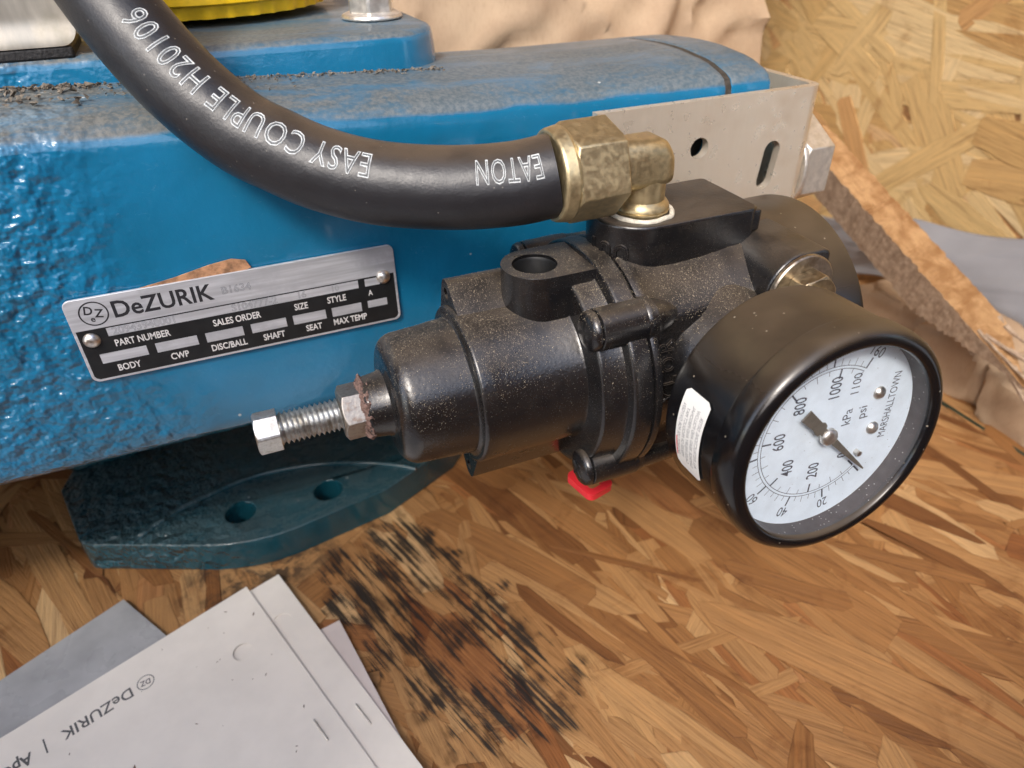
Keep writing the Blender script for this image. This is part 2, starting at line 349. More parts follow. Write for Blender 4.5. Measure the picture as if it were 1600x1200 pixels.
# ------------------------------------------------------------------ ground, floor and walls of pressed strand board
def strands(name, fr, w, h, main, n, seed, mat, parent, lmin=32, lmax=112, wmin=4, wmax=18, spread=13, cross=.16, kind='stuff', skirt=.6, tone=lambda r: r.random(), zone=None, lift=.75):
    r = random.Random(seed); vs = []; fs = []; uvs = []; tn = []
    for k in range(n):
        cx, cy = (r.uniform(0, w), r.uniform(0, h)) if zone is None else zone(r)
        big = r.random()
        L = lmin+(lmax-lmin)*r.random()**1.3; wd_ = wmin+(wmax-wmin)*r.random()**1.2
        if big < .30: L *= .5; wd_ *= .55
        a = RAD(main+r.gauss(0, spread)) if r.random() > cross else RAD(main+r.uniform(-90, 90))
        m = 5; topv = []; bend = r.uniform(-.05, .05)
        tap0, tap1 = r.uniform(.35, 1.), r.uniform(.35, 1.)
        for i in range(m+1):
            t = i/m; ww = .5*wd_*(1-(1-tap0)*(1-sstep(0, .3, t)))*(1-(1-tap1)*(1-sstep(0, .3, 1-t)))*r.uniform(.86, 1.08)
            topv.append((L*(t-.5), ww+bend*L*(4*t*(1-t))+r.uniform(-.3, .3)))
        botv = [(q[0]+r.uniform(-2.2, 2.2), -(q[1]-2*bend*L*(4*(i/m)*(1-i/m)))+r.uniform(-.5, .5)) for i, q in enumerate(topv)]
        out = topv+[(L*.5+r.uniform(0, 5), r.uniform(-.3, .3)*wd_)]+botv[::-1]+[(-L*.5-r.uniform(0, 5), r.uniform(-.3, .3)*wd_)]
        z = lift*(k/n)*.8+r.uniform(0, lift*.4); tx, ty = r.gauss(0, .0016), r.gauss(0, .006)
        o = len(vs); c_, s_ = cos(a), sin(a); ou, ov = r.uniform(0, 4000), r.uniform(0, 4000); N = len(out)
        tv = tone(r); tr = r.random()
        P = []
        mx_, my_ = sum(q[0] for q in out)/N, sum(q[1] for q in out)/N
        inn = []
        for q in range(N):
            (ax, ay), (bx, by), (cx_, cy_) = out[q-1], out[q], out[(q+1) % N]
            nx, ny = -(cy_-ay), cx_-ax; l = hypot(nx, ny) or 1; nx, ny = nx/l, ny/l
            if nx*(mx_-bx)+ny*(my_-by) < 0: nx, ny = -nx, -ny
            g_w = min(.62, wd_*.09)*r.uniform(.6, 1.3); inn.append((bx+nx*g_w, by+ny*g_w))
        for loop_, ed, dz in ((inn, 0., 0.), (out, 1., -.05)):
            for (x, y) in loop_:
                X, Y = cx+x*c_-y*s_, cy+x*s_+y*c_
                zz = z+x*tx+y*ty+dz; vs.append(fr(X, Y, max(.02, zz))); uvs.append((ou+x, ov+y)); tn.append((tv, tr, ed))
                if ed: P.append((X, Y, zz))
        fs.append(tuple(range(o, o+N)))
        for q in range(N): q2 = (q+1) % N; fs.append((o+q, o+N+q, o+N+q2, o+q2))
        if skirt:
            for (X, Y, zz), (x, y) in zip(P, out): vs.append(fr(X, Y, max(.0, zz-skirt))); uvs.append((ou+x, ov+y)); tn.append((tv*.5, tr, 1.))
            for q in range(N): q2 = (q+1) % N; fs.append((o+N+q, o+2*N+q, o+2*N+q2, o+N+q2))
    org = parent_loc(parent)
    me = bpy.data.meshes.new(name); me.from_pydata([W(p)-org for p in vs], [], fs)
    ul = me.uv_layers.new(name='UVMap'); at = me.attributes.new('tone', 'FLOAT_VECTOR', 'POINT')
    at.data.foreach_set('vector', [c for t in tn for c in t])
    vi = [0]*len(me.loops); me.loops.foreach_get('vertex_index', vi); ul.data.foreach_set('uv', [c for i in vi for c in uvs[i]])
    me.materials.append(mat); o = bpy.data.objects.new(name, me); COL.objects.link(o); o.parent = parent; o['kind'] = kind
    return o
MCORE = simple('osb_core', (.30, .155, .06), .75, var=.3, sc=.3, bumpy=.4)
MCON = simple('added_ground_concrete', (.36, .35, .33), .85, var=.2, sc=.02)
gb = MB(); grid(gb, 2, 2, lambda u, v: (-60000+120000*u, -60000+120000*v, FLOOR-150)); tag(gb.build('ground', MCON, smooth=0), 'grey concrete ground added under the crate for bounce light', None, kind='structure')  # unseen outdoor ground, added for bounce light
FX0, FX1, FY0, FY1 = -460, 272, -130, 560
fb = MB(); box(fb, (FX0, FY0, FLOOR-18), (FX1+80, FY1, FLOOR)); floor = fb.build('floor', MCORE, smooth=0); sub(floor); floor['kind'] = 'structure'; floor['label'] = 'oriented strand board floor with black printed streaks'
FF = F((0, 0, FLOOR), (1, 0, 0), (0, 1, 0))
def ftone(r): return min(1, max(0, r.gauss(.62, .18))) if r.random() > .16 else r.uniform(.12, .40)
strands('wood_strands', F((FX0+6, FY0+4, FLOOR), (1, 0, 0), (0, 1, 0)), FX1-FX0, FY1-FY0, -69, 6000, 3, MOSB, floor, tone=ftone)
# right-hand wall, behind the splintered strip
WX = 345.0
wr = MB(); box(wr, (WX, -40, FLOOR), (WX+12, 575, FLOOR+620)); wallr = wr.build('osb_wall', MCORE, smooth=0); sub(wallr)
tag(wallr, 'tall pale strand board wall behind the splintered wooden strip', 'wall')
def wtone(r): return min(1, max(0, r.gauss(.56, .24)))
strands('wood_strands', F((WX, 570, FLOOR+5), (0, -1, 0), (0, 0, 1)), 600, 600, -12, 2600, 11, MOSW, wallr, spread=24, cross=.28, wmax=26, lmax=120, skirt=.6, tone=wtone)
wb = MB(); box(wb, (FX0, 560, FLOOR), (WX, 575, FLOOR+620)); wallb = wb.build('osb_wall', MCORE, smooth=0); sub(wallb)
tag(wallb, 'strand board wall at the back, behind the brown paper wrap and blue casting', 'wall')
strands('wood_strands', F((FX0+5, 560, FLOOR+5), (1, 0, 0), (0, 0, 1), (0, -1, 0)), WX-FX0-10, 600, 10, 2400, 12, MOSW, wallb, spread=30, cross=.3, wmax=26, lmax=120, skirt=.6, tone=wtone)
rf = MB(); box(rf, (FX0, 130, FLOOR+620), (WX+12, 575, FLOOR+632)); roof = rf.build('ceiling', MCORE, smooth=0); sub(roof); tag(roof, 'strand board lid of the crate', None, kind='structure')
strands('wood_strands', F((FX0+5, 570, FLOOR+620), (1, 0, 0), (0, -1, 0), (0, 0, -1)), WX-FX0-10, 490, 40, 1000, 15, MOSW, roof, spread=30, cross=.3, wmax=30, lmax=130, skirt=0, tone=wtone)
wf = MB(); box(wf, (-192, -142, FLOOR-18), (109, -130, FLOOR+225)); box(wf, (FX0, -142, FLOOR-18), (-193, -130, FLOOR+440)); box(wf, (110, -142, FLOOR-18), (WX+12, -130, FLOOR+500)); shade_front = wf.build('osb_wall', MCORE, smooth=0); tag(shade_front, 'added strand board front side, stepped to shade the floor and flange', 'wall')  # unseen front wall, added in three heights to shade flange and left floor
wl = MB(); box(wl, (FX0-12, 90, FLOOR), (FX0, 575, FLOOR+620)); shade_left = wl.build('osb_wall', MCORE, smooth=0); sub(shade_left); tag(shade_left, 'unseen strand board end wall added for the light at the far end of the blue casting', 'wall')  # unseen end wall, added for its effect on the light

# ------------------------------------------------------------------ regulator
AY, AZ = 121., -88.
reg = thing('air_regulator', 'black dusty cast air regulator with steel adjusting bolt beside the pressure gauge', 'regulator', (75, AY, AZ-30))
XF = F((0, AY, AZ), (0, -1, 0), (0, 0, 1), (1, 0, 0))       # radial angle 0 faces the lens side, 90 up; z = X
UPF = F((0, AY, AZ), (1, 0, 0), (0, 1, 0), (0, 0, 1))       # plan frame at the axis height
def arc(c, r, a0, a1, n=6): return [(c[0]+r*cos(RAD(a0+(a1-a0)*k/n)), c[1]+r*sin(RAD(a0+(a1-a0)*k/n))) for k in range(n+1)]
bon = MB()
prof = [(15.6, 0), (15.6, 5.6)]+arc((16.4, 5.6), .9, 180, 90)+[(19.6, 6.9)]+[(20.4, 7.2), (20.9, 8.2)]+arc((24.9, 10.0), 4.2, 178, 96, 9)+[(30, 14.5), (35.9, 15.0), (36.2, 15.3), (36.4, 16.4)]+arc((37.2, 16.7), .8, 180, 90, 4)+[(40, 17.45), (58.7, 17.4), (59.2, 17.7), (59.3, 22.6)]+arc((60.1, 23.2), .8, 180, 90, 4)+[(64.0, 24.1), (64.6, 24.5), (64.9, 25.6)]+arc((65.8, 25.9), .9, 180, 90, 4)+[(69.0, 26.9), (69.45, 26.5), (69.5, 22), (69.5, 0)]
lathe(bon, prof, XF, 96)
def hull2(c1, r1, c2, r2, n=18):
    """outline of the convex hull of two circles"""
    pts = circ(c1[0], c1[1], r1, 40)+circ(c2[0], c2[1], r2, 72); pts = sorted(pts)
    def cr(o, a, b): return (a[0]-o[0])*(b[1]-o[1])-(a[1]-o[1])*(b[0]-o[0])
    lo = []
    for p in pts:
        while len(lo) > 1 and cr(lo[-2], lo[-1], p) <= 0: lo.pop()
        lo.append(p)
    up = []
    for p in reversed(pts):
        while len(up) > 1 and cr(up[-2], up[-1], p) <= 0: up.pop()
        up.append(p)
    return lo[:-1]+up[:-1]
# (u = towards the lens, v = up)
for k in (45, -45, 135, -135):
    c = (24.9*cos(RAD(k)), 24.9*sin(RAD(k)))
    lathe(bon, [(59.6, 0), (59.6, 3.9), (59.9, 4.3), (69.5, 4.45), (69.5, 0)], F(XF(c[0], c[1], 0), XF.x, XF.y, XF.z), 32)
    prism(bon, hull2(c, 4.2, (0, 0), 20), 65.5, 69.48, XF)
    prism(bon, hull2((c[0]*.8, c[1]*.8), 3.2, (0, 0), 14), 61.6, 69.0, XF)
bonnet = bon.build('bonnet', MBLK, reg, 40)
ear = MB()
for c in ((-6.3, 19.4), (2.0, -21.9)):
    prism(ear, hull2(c, 2.8, (0, 0), 14.6), 37.2, 66, XF, [circ(c[0]*1.0, c[1]*.985, 1.25, 16)])
ear.build('mounting_ear', MBLK, reg, 30, bevel=.35, seg=3)
vb = MB()     # vent boss on the bonnet
st = circ(55, -.3, 7.4, 24, 90, 270)+[(66, -7.7), (66, 7.1)]
prism(vb, st, 10, 25.4, UPF, [circ(54.6, -.3, 4.7, 32)])
vb.build('vent_boss', MBLK, reg, 30, bevel=.55, seg=4)
hb = MB(); lathe(hb, [(24.7, 4.69), (24.2, 4.4), (13, 4.2), (13, 0)], F(UPF(54.6, -.3, 0), UPF.x, UPF.y, UPF.z), 32, cap=False)
MDARK = simple('bore_and_shade', (.006, .006, .006), .5, var=0)  # black of the vent bore, also used as painted shade in holes
hb.build('vent_bore', MDARK, reg)
# valve body with a pocket between the two front lugs
vbm = MB()
def pocket(a, s_, r):
    a = (a+PI) % (2*PI)-PI; d = math.degrees(a)
    k = sstep(-40, -30, d)*(1-sstep(30, 42, d))*sstep(71.4, 72.2, s_)*(1-sstep(84, 96, s_))
    return 1-.13*k
prof = [(69.55, 0), (69.55, 25.9), (69.9, 26.7), (70.4, 26.9)]+[(71.2, 26.9), (71.6, 26.9), (72.0, 26.8), (72.4, 26.7), (75, 26.3), (79, 26.0), (84, 26), (88, 26.2), (92, 26.6), (96, 27.2), (100, 27.4), (100.5, 0)]
lathe(vbm, prof, XF, 128, pocket)
for k in (45, -45, 135, -135):
    c = (24.7*cos(RAD(k)), 24.7*sin(RAD(k)))
    lathe(vbm, [(69.55, 0), (69.55, 4.3), (70, 4.6), (70.7, 4.6), (71, 4.25)]+([(73, 3.9), (76, 2.8), (80, 0)] if k == 45 else [(92, 3.6), (95, 2.4), (96, 0)]), F(XF(c[0], c[1], 0), XF.x, XF.y, XF.z), 32)
    prism(vbm, hull2(c, 4.3, (0, 0), 22), 69.6, 72.0, XF); 
    if k != 45: prism(vbm, hull2((c[0]*.97, c[1]*.97), 3.6, (0, 0), 18), 72.0, 92, XF)
# gauge port boss reaching forward
GA = Vector((-0.04222829, -0.99508315, 0.08958964)); GE1 = Vector((0.99910799, -0.04205818, 0.0037866)); GE2 = Vector((0., 0.08966963, 0.99597156))
GP = Vector((91.088, 66.782, -83.031))
lathe(vbm, [(-54, 0), (-54, 21), (-36, 19), (-30, 15.5), (-26.6, 14.2), (-26.2, 13.4), (-26.2, 0)], F(GP, GE1, GE2, GA), 64)
valve = vbm.build('valve_body', MBLK, reg, 40, bevel=0)
bw = MB(); lathe(bw, [(98, 24), (98.6, 26.6), (101, 27.7), (104, 28), (121.6, 28.1), (122.4, 27.9), (123.2, 27.0), (123.4, 25), (123.4, 0)], XF, 128); bw.build('end_bowl', MGAU, reg, 30)
# square port block on top
pb = MB(); out = circ(78.5, .6, 10.4, 30, 90, 270)+[(101, -9.8), (102.6, -8.4), (102.6, 10.2), (101.6, 11.)]
prism(pb, out, 14, 33, UPF); pb.build('port_block', MBLK, reg, 30, bevel=.9, seg=4)
lip = MB(); box(lip, (99, -9.6, 27.6), (103.2, 10.8, 32.4), UPF); lip.build('block_lip', MBLK, reg, 30, bevel=.6, seg=3)
et = MB()    # raised letters, upside down on the round end of the block
for ch, a in (('O', 224), ('U', 204), ('T', 186)):
    p = (78.5+10.42*cos(RAD(a)), .6+10.42*sin(RAD(a))); nrm = Vector((cos(RAD(a)), sin(RAD(a)), 0)); tx = Vector((0, 0, 1)).cross(nrm)
    fr = F(UPF(p[0], p[1], 27.2), -tx, (0, 0, -1), nrm); put_text(et, ch, 5.2, fr, outline=.34, sx=.8, lift=.0)
et.build('embossed_letters', MBLK, reg, 60)
et = MB()
for ch, k in (('Y', -6), ('L', 3), ('O', 12), ('R', 21)):
    rr = 23.1; c = RAD(k+8); pz = XF(rr*cos(c), rr*sin(c), 75.2); nrm = (XF.x*cos(c)+XF.y*sin(c)); up = (-XF.x*sin(c)+XF.y*cos(c))
    fr = F(pz, up, XF.z*-1, nrm); put_text(et, ch, 4.6, fr, outline=.26, sx=.85, lift=.1)
et.build('embossed_letters', MBLK, reg, 60)
# front plug boss, washer and hex plug
YF = F((104.2, AY, AZ+19.6), (1, 0, 0), (0, 0, 1), (0, -1, 0))      # z towards the lens
bo = MB(); o2 = circ(0, 0, 8., 30, 80, 330)+[(6.9, -2), (6.9, 6.6), (6.3, 7.6), (5, 8.)]
prism(bo, o2, -8, 23, YF); bo.build('plug_boss', MBLK, reg, 30, bevel=.7, seg=4)
wa = MB(); lathe(wa, [(23.02, 0), (23.02, 7.6), (23.2, 7.9), (23.9, 7.9), (24.2, 7.6), (24.2, 0)], YF, 64); wa.build('plug_washer', MBRK or metal('dull_washer', (.50, .44, .36), .36, None, (.3, .24, .17), .2, .08), reg, 30)
hp = MB(); hexhead(hp, YF, 5.4, 24.2, 28.4, 12); lathe(hp, [(28.4, 0), (28.4, 2.9), (31.5, 2.7), (31.8, 2.3), (31.8, 0)], YF, 32); hp.build('hex_plug', MBRS2, reg, 25, bevel=.15)
# cover screws
for k in (45, -45, 135, -135):
    c = XF(24.9*cos(RAD(k)), 24.9*sin(RAD(k)), 0); fr = F(c, XF.x, XF.y, XF.z)
    sc = MB(); lathe(sc, [(57.25, 0), (57.25, 1.2), (57.4, 2.4), (57.8, 3.5), (58.3, 4.05), (58.9, 4.2), (59.3, 4.2), (59.55, 3.8), (59.6, 0)], fr, 40)
    scr = sc.build('cover_screw', MBLK, reg, 40); sub(scr)
    sl_ = MB(); rot = 20 if k > 0 else -35
    fr2 = F(fr(0, 0, 57.16), fr.x*cos(RAD(rot))+fr.y*sin(RAD(rot)), -fr.x*sin(RAD(rot))+fr.y*cos(RAD(rot)), fr.z)
    box(sl_, (-2.1, -.32, -.02), (2.1, .32, .3), fr2); box(sl_, (-.32, -2.1, -.025), (.32, 2.1, .3), fr2); sl_.build('cross_shade', MDARK, scr, 0)  # dark raised cross, paints the shade inside the screw slots
# adjusting screw, lock nut, sealant
MSCR = MBOLT
ad = MB(); vs = []; n = 40; L0, L1, pit = -1.6, 13.0, 1.02; N = int((L1-L0)/pit*14)
for i in range(N+1):
    x = L0+(L1-L0)*i/N
    for k in range(n):
        a = 2*PI*k/n; ph = ((x/pit+k/n) % 1); tri = 1-abs(2*ph-1); r = 2.75+.72*tri**1.1; vs.append(XF(r*cos(a), r*sin(a), x))
ad.add(vs, [(i*n+k, i*n+(k+1) % n, (i+1)*n+(k+1) % n, (i+1)*n+k) for i in range(N) for k in range(n)])
adj = ad.build('adjusting_screw', MSCR, reg, 60); sub(adj)
hd = MB(); hexhead(hd, XF, 4.5, -1.5, -6.2, 18); hd.build('screw_head', MSCR, adj, 22, bevel=.12)
ln = MB(); hexhead(ln, XF, 5.9, 15.2, 10.9, 8); ln.build('lock_nut', MBRK or metal('grimy_nut', (.40, .37, .33), .42, None, (.25, .18, .14), .5, .3, 1.5), reg, 22, bevel=.12)
MSEAL = simple('dried_sealant', (.17, .105, .085), .8, var=.45, sc=1.5, bumpy=.8, bsc=3)
se = MB()
def lump(a, s_, r): return 1+.16*mnoise.noise(Vector((cos(a)*4, sin(a)*4, s_*1.2)))+.12*mnoise.noise(Vector((cos(a)*11, sin(a)*11, s_*3)))
lathe(se, [(14.6, 0), (14.6, 5.1), (14.9, 5.6), (15.3, 6.0), (15.7, 6.4), (16.1, 6.5), (16.6, 6.3), (17.0, 5.9), (17.0, 0)], XF, 90, lump); se.build('thread_sealant', MSEAL, reg, 60)
# red drain tab below
MRED = simple('red_plastic', (.62, .025, .035), .38, var=.08, spec=.5)
rt = MB(); RF = F((67.0, 115.4, -123.4), (.97, .25, 0), (-.25, .97, .05)); prism(rt, rrect(-4.0, -5.8, 4.0, 4.0, 1.7), 0, 2.0, RF, [rrect(-2.2, -3.9, 2.2, 2.2, .9)])
rtab = rt.build('drain_tab', MRED, reg, 30, bevel=.5, seg=3, label='red plastic pull tab under the regulator')
dk = MB(); lathe(dk, [(-36, 0), (-36, 2.6), (-20, 3), (-20, 0)], F((70, AY+1.5, AZ), (1, 0, 0), (0, 1, 0), (0, 0, 1)), 24); dk.build('drain_stem', MBRASS, reg)

# ------------------------------------------------------------------ pressure gauge
gauge = thing('pressure_gauge', 'round black pressure gauge with pale blue-white dial at the front', 'gauge', tuple(GP-GA*12+Vector((0, 0, -23))))
GF = F(GP, GE1, GE2, GA)        # z towards the reader
ca = MB(); lathe(ca, [(-6.1, 20.6), (-6.1, 23.15), (-7, 23.2), (-20.6, 23.5), (-21.8, 23.2), (-22.7, 22.3), (-23.1, 20.8), (-23.3, 16), (-23.5, 0)], GF, 128); case = ca.build('case', MGAU, gauge, 30)
bz = MB(); ring(bz, [(-7.0, 20.5), (-6.05, 23.45), (-5.6, 23.62), (-2.6, 23.5), (-1.4, 23.25), (-.5, 22.7), (0, 21.9), (.12, 21.1), (-.1, 20.45), (-.5, 20.1), (-1.2, 20.0), (-1.25, 20.3), (-5.2, 20.35)], GF, 128); bz.build('bezel', MGAU, gauge, 40)
g_ = G('dusty_inner_wall'); p_ = g_.scale(g_.pos(), (MM, MM, MM)); v_ = g_.node('TexVoronoi', {'Vector': p_, 'Scale': 1.5})
d_ = g_.math('MULTIPLY', g_.mr(v_.outputs[0], .12, .2, 1, 0), g_.math('GREATER_THAN', g_.sep(v_.outputs[1])[0], .6))
g_.set(col=g_.mix(d_, g_.mix(g_.noise(p_, .4, 4), (.035, .03, .032), (.09, .082, .084)), (.45, .42, .4)), rough=.55); MINNER = g_.m
iw = MB(); ring(iw, [(-1.26, 20.28), (-1.26, 20.4), (-5.3, 20.4), (-5.3, 20.28)], GF, 128); iw.build('inner_wall', MINNER, gauge, 60)
MDIAL = simple('dial_face', (.69, .79, .89), .55, var=.05, sc=.25)
MINK = simple('black_print', (.012, .012, .016), .6, var=0); MGREY = simple('grey_print', (.055, .06, .085), .6, var=0)
dl = MB(); lathe(dl, [(-5.6, 0), (-5.6, 20.3), (-5.0, 20.3), (-5.0, 0)], GF, 96); dial = dl.build('dial', MDIAL, gauge, 30); sub(dial)
DC = (-.3, .4); DF = F(GF(DC[0], DC[1], -4.97), GE1, GE2, GA)
def dang(psi): return RAD(-47-253*psi/160)
pr = MB()
def bar(mb, r0, r1, a, w, z=.0):
    c_, s_ = cos(a), sin(a); mb.add([DF(r*c_-q*s_, r*s_+q*c_, z) for r, q in ((r0, -w/2), (r1, -w/2), (r1, w/2), (r0, w/2))], [(0, 1, 2, 3)])
def arcband(mb, r, w, a0, a1, n=90):
    vs = [DF(rr*cos(a0+(a1-a0)*k/n), rr*sin(a0+(a1-a0)*k/n)) for k in range(n+1) for rr in (r-w/2, r+w/2)]
    mb.add(vs, [(2*k, 2*k+1, 2*k+3, 2*k+2) for k in range(n)])
arcband(pr, 13.5, .13, dang(0), dang(160)); arcband(pr, 14.1, .13, dang(0), dang(160))
for psi in range(0, 161, 4):
    big = psi % 20 == 0; bar(pr, 14.1, 16.3 if big else (15.2 if psi % 8 else 15.6), dang(psi), .36 if big else .11)
for kpa in range(0, 1101, 50):
    a = dang(kpa/6.895); big = kpa % 200 == 0; bar(pr, 11.5 if big else (12.0 if kpa % 100 == 0 else 12.5), 13.5, a, .36 if big else .11)
pr.build('scale_marks', MGREY, dial, 0)
nu = MB()
for kpa, r in ((0, 9.0), (200, 8.4), (400, 8.9), (600, 9.7), (800, 9.9), (1000, 9.5)):
    a = dang(kpa/6.895); put_text(nu, str(kpa), 3.5, DF, r*cos(a), r*sin(a), 90, lift=.01, sx=.72, bold=.03)
put_text(nu, '1100', 2.7, DF, 5.7, 9.2, 90, lift=.01, sx=.9)
for psi in range(20, 161, 20):
    a = dang(psi); put_text(nu, str(psi), 3.1, DF, 17.6*cos(a), 17.6*sin(a), math.degrees(a)-90, lift=.01, sx=.8)
put_text(nu, 'kPa', 2.9, DF, 5.2, 2.2, 90, lift=.01, sx=.9); put_text(nu, 'psi', 2.9, DF, 8.6, 2.4, 90, lift=.01, sx=.95)
put_text(nu, 'MARSHALLTOWN', 2.5, DF, 15.1, 2.4, 88, lift=.01, sx=.72)
nu.build('dial_lettering', MGREY, dial, 0)
MRIV = metal('nickel_rivet', (.80, .76, .70), .36, None, (.4, .34, .28), .6, .1)
for q in ((11.6, 6.0), (11.9, -1.9)):
    rv = MB(); lathe(rv, [(0, 1.35), (.35, 1.25), (.75, .85), (.95, .4), (1.0, 0)], F(DF(q[0], q[1], 0), GE1, GE2, GA), 28); rv.build('dial_rivet', MRIV, dial, 40)
pn = MB(); lathe(pn, [(0, .55), (1.1, .55), (1.2, 0)], F(DF(9.2, -6.6, 0), GE1, GE2, GA), 16); pn.build('stop_pin', MRIV, dial, 40)
g_ = G('pointer_grey'); p_ = g_.scale(g_.pos(), (MM, MM, MM)); g_.set(col=g_.mix(g_.noise(p_, .8, 4), (.10, .09, .075), (.22, .20, .17)), rough=.4, metal=.4); MPTR = g_.m
po = MB(); pa = RAD(-45); PF = F(GF(-.4, .8, -3.5), GE1*cos(pa)+GE2*sin(pa), -GE1*sin(pa)+GE2*cos(pa), GA)
prism(po, [(0, -.8), (12.2, -.35), (14.6, -.16), (14.6, .16), (12.2, .35), (0, .8), (-2.2, .8), (-2.6, 1.3), (-3.4, 1.45), (-4, 1.1), (-8.6, 1.25), (-8.6, -1.25), (-4, -1.1), (-3.4, -1.45), (-2.6, -1.3), (-2.2, -.8)], 0, .3, PF)
pointer = po.build('pointer', MPTR, gauge, 0, bevel=.05); sub(pointer)
hu = MB(); lathe(hu, [(-1.4, 1.0), (-.05, 1.0), (-.05, 1.75), (.5, 1.75), (.9, 1.45), (1.15, .8), (1.2, 0)], F(PF.o, GE1, GE2, GA), 32); hu.build('pointer_hub', MRIV, pointer, 40)
g_ = G('gauge_glass'); tr = g_.node('BsdfTransparent', {0: (.98, .985, .99)}); gl = g_.node('BsdfGlossy', {1: .04}); fc_ = g_.node('LayerWeight', {0: .5}).outputs['Facing']; fs_ = g_.math('ADD', .04, g_.math('MULTIPLY', g_.math('POWER', fc_, 5.), .9)); mx = g_.node('MixShader', {0: fs_, 1: tr.outputs[0], 2: gl.outputs[0]})
df_ = g_.node('BsdfDiffuse', {0: (.6, .6, .6)}); p_ = g_.scale(g_.pos(), (MM, MM, MM)); mx2 = g_.node('MixShader', {0: g_.math('ADD', g_.mr(g_.noise(p_, .35, 5, .7), .5, .8, .01, .07), g_.math('MULTIPLY', g_.mr(g_.voro(p_, .8), .05, .10, .35, 0), g_.mr(g_.noise(p_, .1, 3), .45, .6))), 1: mx.outputs[0], 2: df_.outputs[0]})
g_.t.links.new(mx2.outputs[0], g_.n['Material Output'].inputs[0]); MGLASS = g_.m
le = MB(); le.add([GF(p[0], p[1], -1.1) for p in circ(0, 0, 20.25, 96)], [tuple(range(96))]); lens_ = le.build('lens', MGLASS, gauge, 0)
# warning sticker on the case side
MST = simple('white_label', (.80, .80, .78), .5, var=.03); MSTX = simple('label_print', (.17, .18, .20), .6, var=0); MSTR = simple('label_red', (.7, .12, .14), .6, var=0)
def case_pt(s_, deg, lift=.0): return GF((23.52+lift)*cos(RAD(deg)), (23.52+lift)*sin(RAD(deg)), -s_)
stk = MB()
def stick_out(lift):
    pts = []
    for (a, b) in rrect(9.8, 156.5, 17.6, 199, 1.2, 5): pts.append((a, 156.5+(b-156.5) if True else b))
    return pts
nu_, nv_ = 9, 24
def spt(u, v):
    s0, s1 = 9.8, 17.6; du = 0.
    e = min(v, 1-v)*17.4; k = 1.1
    if e < k: du = (k-sqrt(max(0, k*k-(k-e)**2)))
    return case_pt(s0+du+(s1-s0-2*du)*u, 156.5+42.5*v, .06)
grid(stk, nu_, nv_, spt); stick = stk.build('warning_sticker', MST, gauge, 60); sub(stick)
sx_ = MB(); lines = ['DO NOT USE FOR OXYGEN', 'MISUSE OF PRODUCT MAY', 'CAUSE INJURY AND PERSONAL', 'DAMAGE. READ AND FOLLOW', 'ALL INSTRUCTIONS. DETER']
for i, t in enumerate(lines):
    vs, fs = text2d(t, 1.25, 'CENTER', .72, maxlen=1.2)
    sx_.add([case_pt(16.5-1.38*i-v[1], 178-(v[0]*1.0/23.5)*57.3*-1*-1, .09) for v in vs], fs)
sx_.build('sticker_text', MSTX, stick, 0)
sr = MB(); grid(sr, 2, 8, lambda u, v: case_pt(16.9+.35*u, 182+11*v, .085)); sr.build('sticker_bar', MSTR, stick, 0)
gs = MB(); hexhead(gs, F(GP, GE1, GE2, GA), 7.5, -23.4, -26.4, 10); gs.build('stem', MBRASS, gauge, 25)

# ------------------------------------------------------------------ air hose with brass elbow
hose = thing('air_hose', 'thick black rubber hose with outlined white lettering and brass elbow fitting', 'hose', (79, AY-1, AZ+33))
def at_depth(px, py, d):
    c = ((px-800)/1100., (600-py)/1100.); return (Rt*c[0]+Up*c[1]+Fw)*d
HP = [(866, 274, 134.9), (800, 288, 135), (704, 294, 135), (596, 287, 135), (506, 266, 134.5), (432, 235, 133.5), (372, 204, 132.5), (294, 142, 130.5), (217, 60, 128.5), (142, -38, 127), (75, -150, 126), (20, -270, 125)]
EL = Vector((78.4, AY-1.2, AZ+43.6))           # elbow corner
NUTD = Vector((-1, .0, -.035)).normalized()
hpts = [at_depth(*p) for p in HP]; hc = catmull(hpts, 14); HR = 7.85
hm = MB(); tube(hm, hc, HR, 48)
def hose_mat():
    g = G('black_rubber'); p = g.scale(g.pos(), (MM, MM, MM)); nz = g.sep(g.nrm())[2]
    film = g.math('MULTIPLY', g.mr(nz, .62, 1.0), g.mr(g.noise(p, .1, 4), .3, .6, .6, 1))
    v = g.node('TexVoronoi', {'Vector': p, 'Scale': .6}); dot = g.math('MULTIPLY', g.mr(v.outputs[0], .05, .09, 1, 0), g.math('GREATER_THAN', g.sep(v.outputs[1])[0], .6))
    c = g.mix(g.math('MULTIPLY', film, .75), g.mix(g.noise(p, .2, 4), (.010, .010, .012), (.020, .020, .023)), (.115, .085, .058)); c = g.mix(g.math('MULTIPLY', dot, .5), c, (.35, .32, .27))
    g.set(col=c, rough=g.math('ADD', .30, g.math('MULTIPLY', g.noise(p, .5, 4), .16)), spec=.6, normal=g.bump(g.math('ADD', g.noise(p, .16, 3), g.math('MULTIPLY', g.noise(p, 2.2, 4, .7), .22)), .22, .0012)); return g.m
MRUB = hose_mat(); htube = hm.build('hose_tube', MRUB, hose, 60); sub(htube)
cum = [0.]
for a, b in zip(hc, hc[1:]): cum.append(cum[-1]+(b-a).length)
